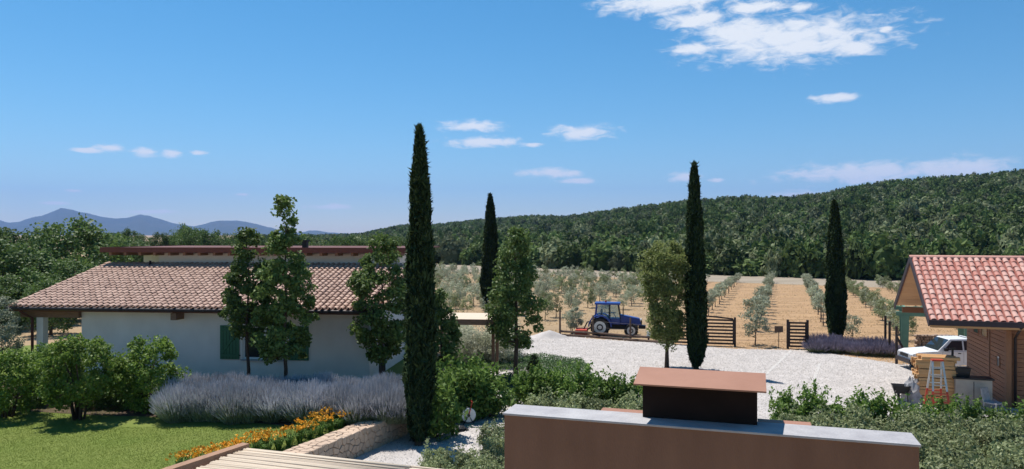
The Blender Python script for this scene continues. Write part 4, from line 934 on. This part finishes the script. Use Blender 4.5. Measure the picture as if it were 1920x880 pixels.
cb = thing('beige_cabinet', 'beige cabinet with dark worktop against the barn', 'cabinet', at(1822,30.2), R(-17.5))
MB().box(-.65,.65,-.3,.3,-.02,1.18).build('carcass', M['beige'], cb, bevel=.01); MB().box(-.72,.72,-.34,.34,1.182,1.24).build('worktop', M['black'], cb); MB().box(-.012,.012,-.305,-.3005,.05,1.1).build('door_gap', M['gutter'], cb)
bx = tag(MB().add([(-.24,-.2,0),(.24,-.2,0),(.24,.2,0),(-.24,.2,0),(-.28,-.24,.36),(.28,-.24,.36),(.28,.24,.36),(-.28,.24,.36)],[(3,2,1,0),(4,5,6,7),(0,1,5,4),(1,2,6,5),(2,3,7,6),(3,0,4,7)]).build('black_crate', M['black'], None, bevel=.02, loc=at(1803,30.4,1.24), rz=R(-17)), 'black crate standing on the dark cabinet worktop', 'crate')
wp = thing('grey_chair', 'pale grey plastic garden chair beside the beige cabinet', 'chair', at(1862,29.2), R(30))
MB().box(-.25,.25,-.25,.25,.40,.45).build('seat', M['tarp'], wp, bevel=.015); MB().add([(-.25,.22,.45),(.25,.22,.45),(.25,.27,.45),(-.25,.27,.45),(-.24,.32,.95),(.24,.32,.95),(.24,.36,.95),(-.24,.36,.95)],[(3,2,1,0),(4,5,6,7),(0,1,5,4),(1,2,6,5),(2,3,7,6),(3,0,4,7)]).build('backrest', M['tarp'], wp)
for x in (-.22,.22):
    for y in (-.22,.22): MB().tube([(x*1.1,y*1.1,-.02),(x,y,.41)], [.022,.03], 6).build('leg', M['tarp'], wp)
def lump(name, label, cat, loc, sx, sy, sz, m, seed):
    mb = MB(); r = random.Random(seed); n, k = 7, 12
    prof = [(math.cos(math.pi/2*i/n), math.sin(math.pi/2*i/n)) for i in range(n)]
    mb.lathe([(max(.02,a), b) for a, b in prof], (0,0,0), k, axis='z'); mb.v = [(x*sx*(1+r.uniform(-.18,.18)), y*sy*(1+r.uniform(-.18,.18)), z*sz*(1+r.uniform(-.15,.15))-.02) for x, y, z in mb.v]
    return tag(mb.build(name, m, None, loc=loc), label, cat)
lump('tarp_heap', 'crumpled grey tarpaulin heap beside the timber stack', 'tarpaulin', at(1711,31.0), .42, .45, 1.05, M['tarp'], 1)
wb = thing('wheelbarrow', 'dark wheelbarrow standing against the grey tarpaulin heap', 'wheelbarrow', at(1688,31.0), R(70))
MB().add([(-.3,-.25,.45),(.3,-.2,.40),(.3,.2,.40),(-.3,.25,.45),(-.5,-.34,.8),(.5,-.3,.72),(.5,.3,.72),(-.5,.34,.8)],[(3,2,1,0),(0,1,5,4),(1,2,6,5),(2,3,7,6),(3,0,4,7)]).build('tray', M['black'], wb)
MB().lathe([(.12,-.04),(.19,-.04),(.2,0),(.19,.04),(.12,.04)], (.55,0,.2), 16).build('wheel', M['rubber'], wb)
for s in (-1,1): MB().tube([(.55,s*.08,.2),(0,s*.22,.42),(-.95,s*.28,.7)], .022, 6).build('handle', M['gutter'], wb); MB().tube([(-.3,s*.22,.45),(-.35,s*.25,-.02)], .02, 6).build('leg', M['gutter'], wb)
lg = MB().tube([(-.22,0,0),(.22,0,0)], [.085,.08], 7).mesh('firewood_log', M['log'])
for i in range(70):
    k = i%14; row = i//14; o = link(bpy.data.objects.new('firewood_log', lg)); b = at(1718, 46.5)
    o.location = (b.x+k*.17+(row%2)*.08+rnd.uniform(-.03,.03), b.y+rnd.uniform(-.06,.06), .085+row*.15+(.9 if False else 0)); o.rotation_euler = (rnd.uniform(-.1,.1), rnd.uniform(-.1,.1), R(90)+rnd.uniform(-.3,.3)); s = rnd.uniform(.8,1.15); o.scale = (1,s,s)
    tag(o, 'split log in the firewood pile beyond the pickup', 'log', 'logs in the firewood pile')
hp = tag(MB().tube([(0,0,-.05),(0,0,2.3)], [.05,.045], 8).box(-.12,.12,-.05,.05,2.25,2.31).build('black_post', M['black'], None, loc=at(1786,30.9)), 'thin black steel post between timber stack and cabinet', 'post')
# hose reel and bag on the near gravel
hr2 = thing('hose_reel', 'white wheeled garden hose reel on the gravel by the laurels', 'hose reel', G(877,795), R(15))
for s in (-1,1): MB().lathe([(.10,-.012),(.25,-.02),(.27,0),(.25,.02),(.10,.012)], (0,s*.17,.36), 22).build('side_disc', M['white'], hr2)
MB().lathe([(.2,-.15),(.2,.15)], (0,0,.36), 18).build('hose_coil', M['palegreen'], hr2); MB().lathe([(.05,-.24),(.05,.24)], (0,0,.36), 10).build('axle', M['black'], hr2)
for s in (-1,1): MB().tube([(-.25,s*.22,-.02),(0,s*.22,.36),(.22,s*.22,-.02)], .018, 6).build('stand', M['black'], hr2); MB().tube([(0,s*.22,.36),(.12,s*.22,.85)], .018, 6).build('handle_rod', M['redpaint'], hr2)
MB().tube([(.12,-.23,.85),(.12,.23,.85)], .02, 6).build('grip', M['redpaint'], hr2)
lump('dark_sack', 'dark crumpled sack lying on gravel beside the hose reel', 'sack', G(858,808), .38, .25, .2, M['black'], 4)
hs_ = MB(); hs_.tube([G(900,800)+Vector((.3*math.cos(a*.5)*(1+a*.04), .25*math.sin(a*.5), .03)) for a in range(30)], .014, 6)
tag(hs_.build('garden_hose', M['palegreen'], None, smooth=True), 'loose pale green garden hose coiled on the gravel', 'hose')

# ---------------------------------------------------------------- air
hz = MB().box(-9500,9500,-80,14500,-1,900).build('haze', None); hz['kind'] = 'stuff'; tag(hz, 'thin blue summer haze over the whole valley', 'haze')
hm = bpy.data.materials.new('haze_air'); hm.use_nodes = True; nt = hm.node_tree; nt.nodes.clear(); o_ = nt.nodes.new('ShaderNodeOutputMaterial'); v_ = nt.nodes.new('ShaderNodeVolumePrincipled')
v_.inputs['Color'].default_value = (.24,.46,1,1); v_.inputs['Density'].default_value = 7e-5; v_.inputs['Anisotropy'].default_value = .1
nt.links.new(v_.outputs[0], o_.inputs['Volume']); hz.data.materials.clear(); hz.data.materials.append(hm)
